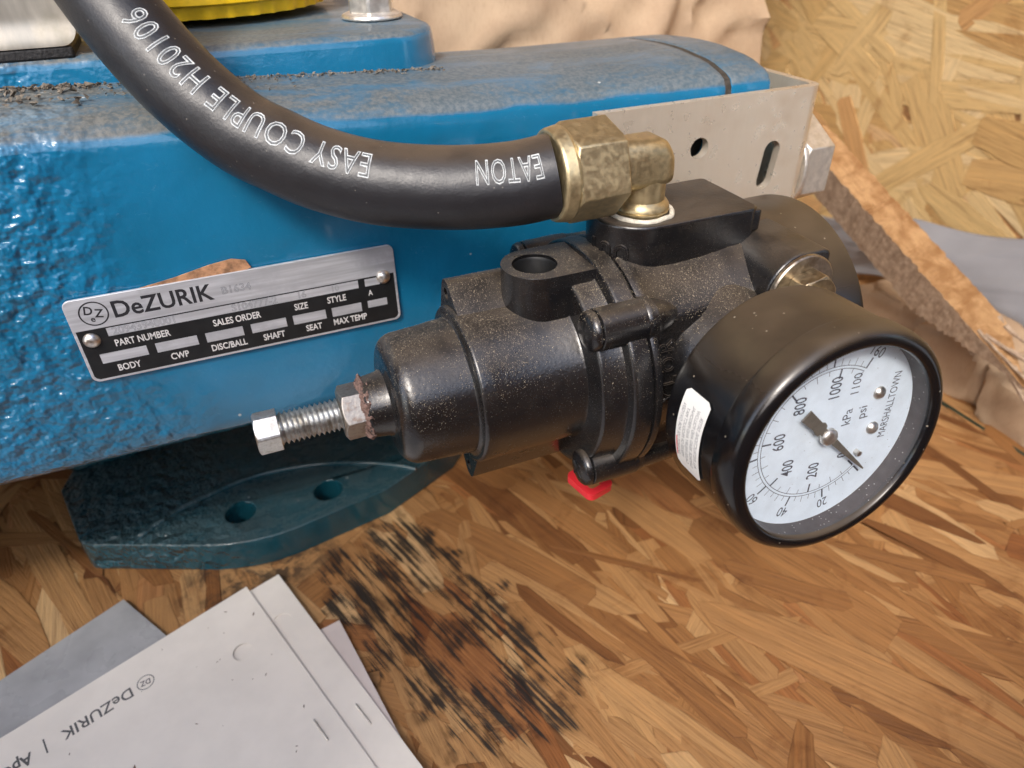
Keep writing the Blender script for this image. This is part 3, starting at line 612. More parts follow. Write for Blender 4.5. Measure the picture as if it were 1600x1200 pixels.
def hose_frame(s_):
    s_ = max(0, min(cum[-1]-.01, s_)); lo = 0
    while cum[lo+1] < s_: lo += 1
    t = (s_-cum[lo])/(cum[lo+1]-cum[lo]); P = hc[lo].lerp(hc[lo+1], t)
    def tg(i): return (hc[min(i+1, len(hc)-1)]-hc[max(i-1, 0)]).normalized()
    T = tg(lo).lerp(tg(min(lo+1, len(hc)-1)), t).normalized()
    k = sstep(20, 120, s_); D = Vector((-.05+.12*k, -.80, .60)); D = (D-T*D.dot(T)).normalized(); B = T.cross(D)   # D: printed side
    return P, T, D, B
def hose_map(vs, s0, phi0, lift=0.):
    out = []
    for x, y, z in vs:
        P, T, D, B = hose_frame(s0+x); a = (-y/HR)+phi0; r = HR+lift+z; out.append(P+(D*cos(a)+B*sin(a))*r)
    return out
MLINE = simple('white_hose_print', (.62, .65, .65), .55, var=.25, sc=.8); MFILL = simple('grey_hose_print', (.085, .092, .095), .55, var=.3, sc=.8)
ho = MB(); hf = MB(); phi = RAD(3)
def hose_word(t, s0, size=6.6, sx=.72):
    vs, fs = text2d(t, size, 'LEFT', sx, outline=.14, maxlen=.9, space=1.12); ho.add(hose_map(vs, s0, phi, .0), fs)
    vs, fs = text2d(t, size, 'LEFT', sx, maxlen=.7, space=1.12); hf.add(hose_map(vs, s0, phi, .035), fs)
hose_word('EATON', 2.4, 6.6, .53); hose_word('EASY COUPLE H20106', 34.)
ho.build('hose_lettering', MLINE, htube, 60); hf.build('lettering_fill', MFILL, htube, 60)
# nut: hex with round collar at the hose side
E0 = hc[0]; ND = (Vector((EL.x-5.5, EL.y, EL.z))-E0).normalized(); NL = (Vector((EL.x-5.5, EL.y, EL.z))-E0).length
NF = F(E0, Vector((0, 0, 1)).cross(ND), ND.cross(Vector((0, 0, 1)).cross(ND)), ND)
nm = MB(); lathe(nm, [(-1.2, 7.6), (-1.3, 8.3), (-.9, 8.75), (1.2, 9.1), (2.0, 8.8), (2.0, 0)], NF, 64)
hexhead(nm, NF, 9.8, NL-2.6, 1.2, 13); nm.build('hose_nut', MBRASS, hose, 22, bevel=.25, seg=2)
em = MB(); el_r = 5.6
path = [EL+Vector((-7, 0, 0)), EL+Vector((-4.6, 0, 0)), EL+Vector((-2.6, 0, -.25)), EL+Vector((-1.0, 0, -1.2)), EL+Vector((-.15, 0, -3.0)), EL+Vector((0, 0, -5.)), EL+Vector((0, 0, -9.2))]
# squared-off forged elbow: a rounded box arm and a round shank
def rsec(c, ux, uy, hw, hh, r, n=6): return [c+ux*p[0]+uy*p[1] for p in rrect(-hw, -hh, hw, hh, r, n)]
secs = [rsec(EL+Vector((-9.5, 0, 0)), V3(0, 1, 0), V3(0, 0, 1), 4.9, 4.9, 3.8), rsec(EL+Vector((-3.5, 0, 0)), V3(0, 1, 0), V3(0, 0, 1), 4.95, 4.95, 3.2), rsec(EL+Vector((1.5, 0, 0)), V3(0, 1, 0), V3(0, 0, 1), 4.9, 4.9, 3.0), rsec(EL+Vector((3.0, 0, -.3)), V3(0, 1, 0), V3(0, 0, 1), 4.6, 4.5, 2.9), rsec(EL+Vector((4.1, 0, -1.0)), V3(0, 1, 0), V3(0, 0, 1), 4.1, 3.7, 2.5), rsec(EL+Vector((4.75, 0, -1.9)), V3(0, 1, 0), V3(0, 0, 1), 3.4, 2.6, 1.9), rsec(EL+Vector((5.05, 0, -2.6)), V3(0, 1, 0), V3(0, 0, 1), 2.8, 1.6, 1.2)]
m_ = len(secs[0]); vs = [p for s_ in secs for p in s_]
em.add(vs, [(i*m_+k, i*m_+(k+1) % m_, (i+1)*m_+(k+1) % m_, (i+1)*m_+k) for i in range(len(secs)-1) for k in range(m_)]+[tuple(range(m_)), tuple((len(secs)-1)*m_+k for k in range(m_))])
EV = F(EL, (1, 0, 0), (0, 1, 0), (0, 0, 1))
lathe(em, [(2.2, 0), (2.2, 4.3), (-3.0, 4.55), (-7.5, 4.6), (-7.9, 5.1), (-8.6, 5.6), (-9.2, 5.7), (-9.5, 5.4), (-9.7, 5.7), (-10.1, 5.6), (-10.6, 5.3), (-11.5, 0)], EV, 48)
elb = em.build('elbow', MBRASS, hose, 45, bevel=0)
MTAPE = simple('thread_tape', (.62, .58, .48), .7, var=.2, sc=.8, bumpy=.5)
tp = MB(); tpts = []
for k in range(64):
    a = 2*PI*k/64; r = 6.45+.35*mnoise.noise(Vector((cos(a)*2, sin(a)*2, 0))); tpts.append(EL+Vector((r*cos(a), r*sin(a), -10.45+.22*mnoise.noise(Vector((cos(a)*3, sin(a)*3, 5))))))
tube(tp, tpts+[tpts[0]], .55, 10, False); tp.build('thread_tape', MTAPE, hose, 60)

# ------------------------------------------------------------------ blue valve actuator
act = thing('valve_actuator', 'large blue painted cast valve actuator with riveted metal name plate', 'actuator', (0, 215, FLOOR))
BASE = [(170, -113.0), (161, -112.8), (158.6, -111.8), (157.0, -109.6), (156.4, -107), (156.1, -100), (156., -80), (156., -60), (156, -48), (156.1, -44.5), (156.5, -42.3), (157.6, -40.4), (159.4, -39.4), (161.8, -38.7), (165, -37.8), (169, -37.2), (173, -36.9), (179, -36.4), (184, -36.3), (190, -36.4), (196, -36.7), (206, -37.5), (213, -38.4), (221, -39.8), (230, -42), (240, -45), (250, -50), (257, -55), (262, -62), (264, -70), (264, -100), (258, -110), (250, -113)]
def body_loft(mb, xs, inset=None):
    m = len(BASE); vs = []; fs = []
    for x, k in xs:
        rise = 5.2*(1-sstep(-60, 100, x))
        for (y, z) in BASE:
            t = sstep(-80, -38, z); yy = 210+(y-210)*k; zz = -75+(z-75*-1*1)*k if False else z
            zz = -76+(z+76)*k
            vs.append((x, yy, zz+rise*t))
    for i in range(len(xs)-1):
        for k in range(m): k2 = (k+1) % m; fs.append((i*m+k, i*m+k2, (i+1)*m+k2, (i+1)*m+k))
    fs += [tuple(range(m))[::-1], tuple((len(xs)-1)*m+k for k in range(m))]
    return mb.add(vs, fs)
ab = MB(); xs = [(-330+10*i, 1.) for i in range(45)]+[(118, 1), (122, 1.), (124, .999), (124.9, .994), (125.2, .985)]
body_loft(ab, xs); abody = ab.build('cast_body', MBLU, act, 40); sub(abody)
gk_ = MB(); body_loft(gk_, [(124.6, .9915), (127.2, .9915)]); gk_.build('joint_fill', simple('dark_joint', (.045, .038, .030), .7, var=.4, sc=.6), act, 40)  # dark brown ring filling the groove at the end cap
eb = MB(); body_loft(eb, [(125.0, .965), (126.6, .965), (126.7, .985), (127.0, .994), (128, .999), (132, 1), (138, .999), (139.2, .994), (139.8, .98)]); eb.build('end_cap', MBLU, act, 40)
tpm = MB()   # raised cover plate on top
def plate_out(grow): return [(-330, 182-grow), (40, 180.5-grow)]+[(43+15.5*sin(RAD(a))+grow*sin(RAD(a)), 196-15.5*cos(RAD(a))-grow*cos(RAD(a))) for a in range(5, 91, 8)]+[(57.5+grow, 258), (-330, 258)]
vs = []; fs = []; rings = [(-38, .7), (-35.5, .5), (-29.5, 0.), (-28.2, -.3), (-27.4, -1.0), (-27.0, -2.2)]
for z, gr in rings: vs += [(x, y, z+3.2*(1-sstep(-60, 40, x))) for x, y in plate_out(gr)]
m_ = len(plate_out(0)); fs = [(i*m_+k, i*m_+(k+1) % m_, (i+1)*m_+(k+1) % m_, (i+1)*m_+k) for i in range(len(rings)-1) for k in range(m_)]+[tuple((len(rings)-1)*m_+k for k in range(m_))]
tpm.add(vs, fs); tpm.build('cover_plate', MBLU, act, 40)
# mounting flange under the body
FZ = -177.
K = 177/160.
fo = [(-74*K, 216*K), (-66.6*K, 189*K), (-65.2*K, 186.8*K), (-63*K, 185.5*K), (-30*K, 170.6*K), (-24*K, 168.6*K), (-17*K, 167.3*K), (-11*K, 167*K), (-4*K, 167.6*K), (25*K, 173*K), (52*K, 186*K), (70*K, 205*K), (76*K, 240*K), (60*K, 262*K), (-60*K, 262*K)]
FFR = F((0, 0, 0), (1, 0, 0), (0, 1, 0)); fl = MB()
fh = [circ(-20*K, 181.5*K, 5.2, 28), circ(7.6*K, 180.5*K, 5.2, 28)]
prism(fl, fo, FLOOR+.6, FZ, FFR, fh); flange = fl.build('mounting_flange', MSHADE, act, 30, bevel=1.0, seg=3); sub(flange)
rl = MB(); apts = catmull([(-51.5*K, 181*K, FZ+.2), (-44*K, 186.5*K, FZ+.4), (-34*K, 191.5*K, FZ+.5), (-14*K, 196.5*K, FZ+.5), (7*K, 194*K, FZ+.5), (24*K, 187*K, FZ+.5), (33*K, 181.5*K, FZ+.4), (37*K, 178.5*K, FZ+.2)], 8)
tube(rl, apts, 1.1, 8); rl.build('spotface_rim', MSHADE, flange, 60)
ng = MB(); box(ng, (-80, 247, FZ-.5), (-54, 270, -112)); ng.build('yoke_leg', MSHADE, act, 30, bevel=3, seg=3)
ng = MB(); box(ng, (40, 247, FZ-.5), (70, 270, -112)); ng.build('yoke_leg', MSHADE, act, 30, bevel=3, seg=3)
# stainless bracket
bk = MB(); BY0, BY1 = 149.6, 152.0
slot = [(137.6+2.6*cos(RAD(a)), -58.2+2.6*sin(RAD(a))) for a in range(0, 181, 15)]+[(136.8+2.6*cos(RAD(a)), -66.0+2.6*sin(RAD(a))) for a in range(180, 361, 15)]
BF = F((0, BY1, 0), (1, 0, 0), (0, 0, 1), (0, -1, 0))
prism(bk, [(83.6, -42.8), (83.6, -84), (147.5, -84), (147.5, -42.8)], 0, BY1-BY0, BF, [circ(113.8, -54.6, 2.7, 28), slot])
vs = []; fs = []; na = 8
for z in (-84, -42.8):
    for r in (1.4, 1.4+BY1-BY0):
        for k in range(na+1): a = RAD(-90+90*k/na); vs.append((147.5+r*cos(a), BY1+1.4+r*sin(a), z))
m_ = na+1
for k in range(na):
    fs += [(m_+k, m_+k+1, 3*m_+k+1, 3*m_+k), (k, 2*m_+k, 2*m_+k+1, k+1), (k, k+1, m_+k+1, m_+k), (2*m_+k, 3*m_+k, 3*m_+k+1, 2*m_+k+1)]
bk.add(vs, fs); X0, X1 = 148.9, 148.9+BY1-BY0
box(bk, (X0, BY1+1.4, -84), (X1, 205, -42.8))
bk.build('steel_bracket', MSTEEL, act, 30, label='bare stainless bracket with a round hole and a slot')
dh = MB(); prism(dh, circ(114.5, -55.2, 4.4, 24), .02, .3, F((0, 155.9, 0), (1, 0, 0), (0, 0, 1), (0, -1, 0))); prism(dh, rrect(132.5, -71.5, 139.6, -53.5, 3), .02, .3, F((0, 155.9, 0), (1, 0, 0), (0, 0, 1), (0, -1, 0))); dh.build('hole_shade', MDARK, act, 0)  # flat dark patches, painted shade behind the bracket hole and slot
bn = MB(); HX = F((0, 163.2, -67.2), (0, -1, 0), (0, 0, 1), (1, 0, 0)); lathe(bn, [(X1+.02, 0), (X1+.02, 13.2), (X1+1.2, 13.4), (X1+1.3, 0)], HX, 48)
hexhead(bn, HX, 13.2, 162.5, X1+1.3, 30); lathe(bn, [(162.5, 6), (168, 6), (168.5, 5), (168.5, 0)], HX, 32); bn.build('bracket_nut', MZINC, act, 20, bevel=.3)
# bolt on the cover plate
bt = MB(); BP = F((46.0, 206.3, -26.2), (1, 0, 0), (0, 1, 0), (0, 0, 1)); lathe(bt, [(-.6, 0), (-.6, 7.7), (-.2, 8.0), (.5, 7.6), (1.0, 6.2), (1.0, 0)], BP, 48); hexhead(bt, BP, 6.2, .9, 7.2, 12); bt.build('hex_bolt', MZINC, act, 22, bevel=.15)
# name plate
NPY = 155.2; NP = F((-37.3, NPY, -88.2), (1, 0, 0), (0, 0, 1), (0, -1, 0)); PW, PH = 70.4, 20.1
MPLT = metal('etched_plate', (.52, .53, .56), .44, (.05, 1, 1), (.42, .43, .46), .10, .03, 1.); MPLT.node_tree.nodes['Principled BSDF'].inputs['Metallic'].default_value = .35; MPBK = simple('plate_black', (.010, .011, .012), .38, var=.2, sc=.4); MPIN = simple('plate_print', (.62, .61, .60), .5, var=.06)
npm = MB(); prism(npm, rrect(0, 0, PW, PH, 1.6), -.35, .35, NP); nplate = npm.build('name_plate', MPLT, act, 30, bevel=.12, label='etched metal name plate riveted to the blue casting'); sub(nplate)
bp = MB(); prism(bp, [(.6, 1.6), (.9, 1.0), (1.6, .6), (PW-1.6, .6), (PW-.9, 1.), (PW-.6, 1.6), (PW-.6, 12.9), (.6, 12.9)], .352, .366, NP); bp.build('printed_band', MPBK, nplate, 0)
fi = MB()
def field(x0, y0, x1, y1, z=.366): prism(fi, [(x0, y0), (x1, y0), (x1, y1), (x0, y1)], z+.002, z+.014, NP)
field(6.3, 10.6, 61.0, 12.6); field(62.6, 10.6, 66.2, 12.5)
for x0, x1 in ((3.2, 12.6), (14.4, 23.2), (25.0, 33.2), (35.0, 43.0), (44.6, 52.3), (53.8, 61.0), (62.6, 67.4)): field(x0, 4.3 if x0 < 60 else 4.8, x1, 6.7)
fi.build('data_fields', MPLT, nplate, 0)
tx = MB()
for t, x, y, s_ in (('PART NUMBER', 12.5, 8.6, 2.3), ('SALES ORDER', 32.5, 8.7, 2.3), ('SIZE', 47.0, 8.7, 2.3), ('STYLE', 55.4, 8.8, 2.3), ('A', 63.6, 8.7, 2.0), ('BODY', 8.0, 2.5, 2.3), ('CWP', 18.6, 2.5, 2.3), ('DISC/BALL', 29.4, 2.5, 2.3), ('SHAFT', 39.6, 2.5, 2.3), ('SEAT', 49.0, 2.6, 2.3), ('MAX TEMP', 57.8, 2.7, 2.3)):
    put_text(tx, t, s_, NP, x, y, 0, lift=.372, sx=.74, bold=.045)
tx.build('field_names', MPIN, nplate, 0)
t2 = MB(); put_text(t2, 'DeZURIK', 5.4, NP, 8.6, 16.3, 0, lift=.355, sx=.92, align='LEFT', bold=.11)
LG = F(NP(5.2, 16.4, .355), NP.x, NP.y, NP.z); ring(t2, [(0, 2.55), (.012, 2.55), (.012, 2.85), (0, 2.85)], F(LG.o, LG.x*.82, LG.y, LG.z), 40)
put_text(t2, 'D', 2.7, LG, -.9, .75, -12, lift=.004, sx=.9, bold=.06); put_text(t2, 'Z', 2.7, LG, .95, -.2, -12, lift=.004, sx=.9, bold=.06); put_text(t2, 'e', 1.9, LG, -.5, -1.2, -8, lift=.004, bold=.04)
t2.build('plate_logo', MINK, nplate, 0)
MSTAMP = simple('stamped_marks', (.26, .27, .29), .5, var=.1)
t3 = MB(); put_text(t3, '20943948001', 2.5, NP, 13.8, 11.6, 0, lift=.386, sx=.95, outline=.05); put_text(t3, 'S104777-2', 2.5, NP, 37, 11.6, 0, lift=.386, sx=.95, outline=.05); put_text(t3, '16', 2.2, NP, 47.6, 11.6, 0, lift=.386, outline=.05); put_text(t3, 'B1634', 2.5, NP, 34, 16.2, 0, lift=.36, outline=.05); put_text(t3, '10', 2.0, NP, 55.4, 11.6, 0, lift=.386, outline=.04)
t3.build('stamped_numbers', MSTAMP, nplate, 0)
for q in ((2.9, 10.4), (67.2, 12.3)):
    rv = MB(); lathe(rv, [(.3, 1.75), (.6, 1.7), (1.1, 1.3), (1.4, .7), (1.5, 0)], F(NP(q[0], q[1], 0), NP.x, NP.y, NP.z), 28); rv.build('plate_rivet', MRIV, nplate, 40)
# wood splinter caught behind the plate
ws = MB(); pts = [(11.6, 19.6), (22, 21.0), (30, 22.6), (34.6, 23.1), (37.4, 22.3), (38.2, 20.4), (34, 19.2), (20, 18.9)]
prism(ws, pts, -.32, -.02, F(NP.o, NP.x, NP.y, NP.z)); MSPL = simple('splinter_wood', (.36, .19, .10), .7, var=.45, sc=.5, bumpy=.4)
tag(ws.build('wood_splinter', MSPL, None, 30), 'thin brown wood splinter caught behind the top of the name plate', 'splinter')

# ------------------------------------------------------------------ yellow cover and steel plate on the top cover
MYEL = simple('yellow_plastic', (.80, .50, .008), .42, var=.10, sc=.3, spec=.5)
ye = thing('yellow_cover', 'yellow scalloped cover on the blue casting beside the black hose', 'cover', (4, 243.5, -27))
YC = F((4, 243.5, -25.0), (1, 0, 0), (0, 1, 0), (0, 0, 1)); ym = MB()
lathe(ym, [(3.2, 0), (3.2, 37.2), (3.6, 37.9), (9.5, 37.6), (10.5, 37.2), (11, 36), (11, 0)], YC, 96); ym.build('cover_body', MYEL, ye, 30)
yr = MB(); lathe(yr, [(.3, 0), (.3, 36.2), (3.3, 36.6), (3.3, 0)], YC, 240, lambda a, s_, r: 1+.010*(1 if sin(a*40) > 0 else -1)*(1 if s_ < 1 else .2)); yr.build('scalloped_rim', MYEL, ye, 30)
sp = thing('steel_plate', 'brushed stainless plate with rounded corner on a black rubber pad', 'plate', (-40, 185, -27))
sm = MB(); ST = F((0, 183.5, -24.6), (1, 0, 0), (0, 0, 1), (0, -1, 0))
def st_prof(v): # v: up along the sheet; foot then upright
    return (-1.8*(1-sstep(0, 3.2, v)), v)
oc = rrect(-140, 0, -20.6, 60, 3.2, 6); vs = []; nrow = 26
vs = []; fs = []
def st_pt(u, v, off):
    x1 = -20.9; k = 3.4; dx = 0
    if v < k: dx = k-sqrt(max(0, k*k-(k-v)**2))
    return ST(-140+(x1-dx+140)*u, v, 1.0*(1-sstep(0, 5.2, v))+off)
grid(sm, 30, 40, lambda u, v: st_pt(u**.5, 40*v**2, 1.2)); grid(sm, 30, 40, lambda u, v: st_pt(u**.5, 40*v**2, 0))
n1 = 30*40; ed = [i for i in range(30)]+[30*j+29 for j in range(1, 40)]
sm.f += [(a, b, b+n1, a+n1) for a, b in zip(ed, ed[1:])]
MSHEET = metal('scratched_sheet', (.50, .46, .39), .45, (.25, .25, .04), (.40, .36, .28), .1, .06, 1.2); MSHEET.node_tree.nodes['Principled BSDF'].inputs['Metallic'].default_value = .6; sm.build('sheet', MSHEET, sp, 40)
MGSK = simple('black_rubber_pad', (.018, .017, .017), .6, var=.4, sc=1., bumpy=.7, bsc=1.5); gk = MB(); box(gk, (-140, 181.4, -27.0), (-22.5, 200, -24.7)); gk.build('rubber_pad', MGSK, sp, 30, bevel=.5)

# ------------------------------------------------------------------ brown paper wrap, crumpled pads, grey film, splintered strip
MKR = kraft()
def crease(p, s_=1., seed=0.):
    q = Vector((p[0]*s_+seed, p[1]*s_-seed, seed*1.7)); a = mnoise.voronoi(q, distance_metric='DISTANCE')[0]
    return (a[1]-a[0])
def kraft_sheet(mb, nu, nv, fn, amp, sc, seed, nrm, ridge=1.):
    def f(u, v):
        P = Vector(fn(u, v)); q = (u*sc, v*sc*1.0, 0); h = amp*(mnoise.noise(Vector((u*sc*.7+seed, v*sc*.7, seed)))+.55*ridge*(-abs(mnoise.noise(Vector((u*sc*1.3, v*sc*1.3+seed, seed*2))))*2+.5)+.20*(-abs(mnoise.noise(Vector((u*sc*3.1+seed, v*sc*2.7, seed*3))))*2+.4)+.32*(1-abs(mnoise.noise(Vector((u*sc*1.7+3*seed, v*sc*1.1, 1.)))))**16+.20*(1-abs(mnoise.noise(Vector((u*sc*2.9, v*sc*2.3+5*seed, 8.)))))**16); return P+Vector(nrm)*h
    return grid(mb, nu, nv, f)
kw = MB(); kraft_sheet(kw, 110, 80, lambda u, v: (-170+412*u-(6*sin(v*5)) if u < .985 else 239, 296-14*sin(u*3), FLOOR+2+300*v), 24, 3.4, 2.3, (0, -1, 0))
kwo = kw.build('paper_wrap', MKR, None, 60); tag(kwo, 'crumpled brown kraft paper wrap standing behind the blue casting', 'paper')
kwo.modifiers.new('thick', 'SOLIDIFY').thickness = .0006
side = MB(); grid(side, 16, 40, lambda u, v: (239+2*sin(v*9)+3*u, 296+60*u+2*sin(u*9+v*7), FLOOR+2+300*v)); 
so_ = side.build('paper_fold', MKR, None, 60); so_.parent = kwo
# pads of crumpled paper between the floor edge and the wall
pads = [((297, 208, -178), (20, 20, 18), 3, 'folded brown paper wad deep in the corner behind the gauge'), ((296, 170, -177), (20, 20, 20), 1, 'folded brown paper wad right beside the top of the gauge rim'), ((294, 133, -178), (20, 19, 19), 2, 'folded brown paper wad under the tip of the splintered strip'), ((293, 97, -178), (20, 19, 18), 5, 'folded brown paper wad along the floor edge, lowest at the right')]
for c, rr, sd_, lab in pads:
    pm = MB(); nu_, nv_ = 48, 28
    vs = []
    for j in range(nv_+1):
        for i in range(nu_):
            a = 2*PI*i/nu_; b = -PI/2+PI*j/nv_; d = Vector((cos(b)*cos(a), cos(b)*sin(a), sin(b)))
            vd = mnoise.voronoi(d*1.5+Vector((sd_*3.1, 0, 0)))[0]; h = .92+.22*(vd[1]-vd[0])+.10*mnoise.noise(d*2+Vector((sd_, 0, 0)))
            e = Vector((abs(d.x)**.5*(1 if d.x > 0 else -1), abs(d.y)**.5*(1 if d.y > 0 else -1), abs(d.z)**.5*(1 if d.z > 0 else -1)))
            vs.append((c[0]+e.x*rr[0]*h, c[1]+e.y*rr[1]*h, max(FLOOR+.2, c[2]+e.z*rr[2]*h)))
    pm.add(vs, [(j*nu_+i, j*nu_+(i+1) % nu_, (j+1)*nu_+(i+1) % nu_, (j+1)*nu_+i) for j in range(nv_) for i in range(nu_)])
    tag(pm.build('paper_wad', MKR, None, 28), lab, 'paper', 'crumpled brown paper along the wall')
g_ = G('grey_plastic_film'); p_ = g_.scale(g_.pos(), (MM, MM, MM)); g_.set(col=g_.mix(g_.noise(p_, .05, 4), (.20, .205, .225), (.30, .305, .33)), rough=.38, spec=.5, normal=g_.bump(g_.noise(p_, .05, 2), .15, .002)); MFILM = g_.m
fm = MB()
def film_top(y): return -172+(340-y)*.29 if y > 236 else -142+(236-y)*.17
kraft_sheet(fm, 60, 24, lambda u, v: (328+7*sin(v*3+u*5)-10*(1-v), 345-215*u, film_top(345-215*u)-34*(1-v)+1.5*sin(u*17)), 3.2, 2.2, 9.1, (-1, 0, .3))
fo_ = fm.build('grey_film', MFILM, None, 60); tag(fo_, 'wavy grey plastic film leaning against the strand board wall', 'film'); fo_.modifiers.new('thick', 'SOLIDIFY').thickness = .0008
gs_ = MB(); box(gs_, (FX1-1.5, 20, FLOOR+.05), (FX1+.6, 300, FLOOR+.7)); MGRN = simple('green_strap', (.020, .034, .022), .5, var=.3, sc=.1); tag(gs_.build('green_strap', MGRN, None, 0), 'dark green strap lying along the edge of the floor board', 'strap')
# splintered strip of lumber
g_ = G('splintered_pine'); u_ = g_.node('UVMap').outputs[0]; p_ = g_.scale(g_.pos(), (MM, MM, MM))
f_ = g_.noise(g_.scale(u_, (.10, 1.3, 1)), 1., 5, .7, .8); b_ = g_.noise(p_, .11, 5, .65, .5); c_ = g_.mix(g_.mr(b_, .32, .66), (.34, .165, .058), (.60, .36, .17)); c_ = g_.mix(g_.mr(f_, .5, .72, 0, .6), c_, (.30, .135, .045))
g_.set(col=c_, rough=.75, normal=g_.bump(g_.math('ADD', f_, g_.noise(p_, .5, 5, .7)), .9, .0014)); MPINE = g_.m
g_ = G('weathered_side'); p_ = g_.scale(g_.pos(), (MM, MM, MM)); g_.set(col=g_.mix(g_.mr(g_.noise(p_, .35, 5, .7), .3, .7), (.30, .21, .145), (.54, .41, .30)), rough=.85, normal=g_.bump(g_.noise(p_, .6, 5, .7), .8, .0015)); MSIDE = g_.m
A0 = at_depth(1250, 212, 318); A1 = at_depth(1600, 606, 262)
DR = (A1-A0).normalized(); LT = (A1-A0).length
vw_ = at_depth(1430, 400, 1.).normalized(); pp_ = vw_.cross(DR).normalized(); pp_ = pp_ if pp_.dot(Up) > 0 else -pp_; n_top = pp_*.60-vw_*.80; n_top = (n_top-DR*n_top.dot(DR)).normalized(); sid = DR.cross(n_top).normalized()
if sid.dot(vw_) > 0: sid = -sid     # sid: outward normal of the weathered side
TW, TH = 13.5, 19.5
sm_ = MB(); NS = 140; vs = []; uvl = []
r_ = random.Random(5)
for i in range(NS+1):
    t = i/NS; P = A0+DR*(LT*t)
    j2 = mnoise.noise(Vector((t*26, 7, 1)))+.7*mnoise.noise(Vector((t*75, 2, 9)))
    tw = TW*(1-.80*sstep(.80, 1., t)); th = TH*(1-.85*sstep(.62, .99, t))*(1 if t < .6 else r_.uniform(.86, 1.06))
    j1 = 1.0*mnoise.noise(Vector((t*40, 0, 0)))+.6*mnoise.noise(Vector((t*110, 3, 0)))
    for (a, b) in ((-1+.05*j2, .03*j1), (.05*j2, .05*j1), (.04*j1, -1+.10*j1), (-1, -1)): vs.append(P+sid*(a*tw)+n_top*(b*th))
fs = []
for i in range(NS):
    for k in range(4): k2 = (k+1) % 4; fs.append((i*4+k, i*4+k2, (i+1)*4+k2, (i+1)*4+k))
fs += [(3, 2, 1, 0), (NS*4, NS*4+1, NS*4+2, NS*4+3)]
sm_.add(vs, fs)
strip = sm_.build('wood_strip', [MPINE, MSIDE], None, 0); me = strip.data
tnv = me.attributes.new('tone', 'FLOAT_VECTOR', 'POINT'); tnv.data.foreach_set('vector', [c for i in range(len(me.vertices)) for c in (.5, .5, 0)])
ul = me.uv_layers.new(name='UVMap')
for p in me.polygons:
    ntop = p.normal.dot(n_top) > .6
    p.material_index = 0 if ntop else 1
    for li in p.loop_indices:
        co = me.vertices[me.loops[li].vertex_index].co*1000; q = co-Vector(W(A0))*1000; ul.data[li].uv = (q.dot(DR), q.dot(sid)+q.dot(n_top))
tag(strip, 'splintered orange wooden strip leaning diagonally in front of the wall', 'wood strip'); sub(strip)
sv = MB()     # torn splinters at its end
for k in range(16):
    t = r_.uniform(.80, .99); P = A0+DR*(LT*t)+sid*r_.uniform(-1, -.1)*TW*(1-.8*sstep(.8, 1, t))-n_top*r_.uniform(0, 3); d = (DR+sid*r_.uniform(-.5, .35)+n_top*r_.uniform(-.25, .3)).normalized()
    tube(sv, [P, P+d*r_.uniform(5, 13), P+d*r_.uniform(14, 24)], [r_.uniform(.6, 1.4), r_.uniform(.4, .9), .08], 5)
spl = sv.build('torn_splinters', MSIDE, strip, 0)

# ------------------------------------------------------------------ papers on the floor
MPAP = simple('white_paper', (.82, .775, .70), .7, var=.05, sc=.05); MPAP2 = simple('pinkish_paper', (.66, .59, .555), .7, var=.05, sc=.05)
def paper(name, corner, a1, L1_, a2, L2_, z, mat, lab, group='printed sheets on the floor', th=.25, hole=None):
    u = Vector((cos(RAD(a1)), sin(RAD(a1)), 0)); v = Vector((cos(RAD(a2)), sin(RAD(a2)), 0)); mb = MB()
    o = Vector((corner[0], corner[1], z)); nrm = Vector((0, 0, 1))
    fr = F(o, u, v, nrm); out = [(0, 0), (L1_, 0), (L1_, L2_), (0, L2_)]
    prism(mb, out, 0, th, fr, [hole] if hole else [])
    ob = mb.build(name, mat, None, 0); sub(ob); tag(ob, lab, 'paper', group); return ob, fr
s4, f4 = paper('plastic_sleeve', (-62.5, 187), 208, 140, -58, 150, FLOOR+1.9, simple('grey_sleeve', (.36, .365, .37), .30, var=.2, sc=.04, bumpy=.3, bsc=.08), 'grey glossy sleeve sticking out under the left of the white sheets', None)
s3, f3 = paper('paper_sheet', (1.0, 150.5), 191, 150, -80, 150, FLOOR+2.3, MPAP2, 'pinkish paper sheet peeking out at the right under the white sheets')
s2, f2 = paper('paper_sheet', (-14.2, 176.3), 199.5, 170, -72, 170, FLOOR+3.0, MPAP, 'white stapled sheet directly under the printed top sheet', hole=[(7.3+2.9*cos(RAD(a)), 18+2.9*sin(RAD(a))) for a in range(0, 360, 18)])
s2b = MB(); prism(s2b, [(.6, .6), (168, .6), (168, 168), (.6, 168)], -.35, -.1, f2); s2b.build('under_page', MPAP, s2, 0)
s1, f1 = paper('paper_sheet', (-24.6, 174.6), 201.6, 170, -71.2, 170, FLOOR+3.7, MPAP, 'white top sheet with printed logo and punched hole', hole=[(11.3+2.9*cos(RAD(a)), 21.8+2.9*sin(RAD(a))) for a in range(0, 360, 18)])
pl = MB(); LF = F(f1(0, 0, .25), f1.x, f1.y, f1.z)
put_text(pl, 'DeZURIK', 5.0, LF, 40.2, 11.2, 0, lift=.02, sx=.92, align='LEFT', bold=.06); put_text(pl, '|', 5.4, LF, 63.2, 11.4, 0, lift=.02); put_text(pl, 'ApCO', 5.0, LF, 66.6, 11.4, 0, lift=.02, sx=.78, align='LEFT', bold=.12)
ring(pl, [(.02, 2.15), (.02, 2.4), (.03, 2.4), (.03, 2.15)], F(LF(36.6, 11.2, 0), LF.x, LF.y, LF.z), 36); put_text(pl, 'DZ', 2.5, LF, 36.6, 11.2, -10, lift=.02, sx=.8, bold=.05)
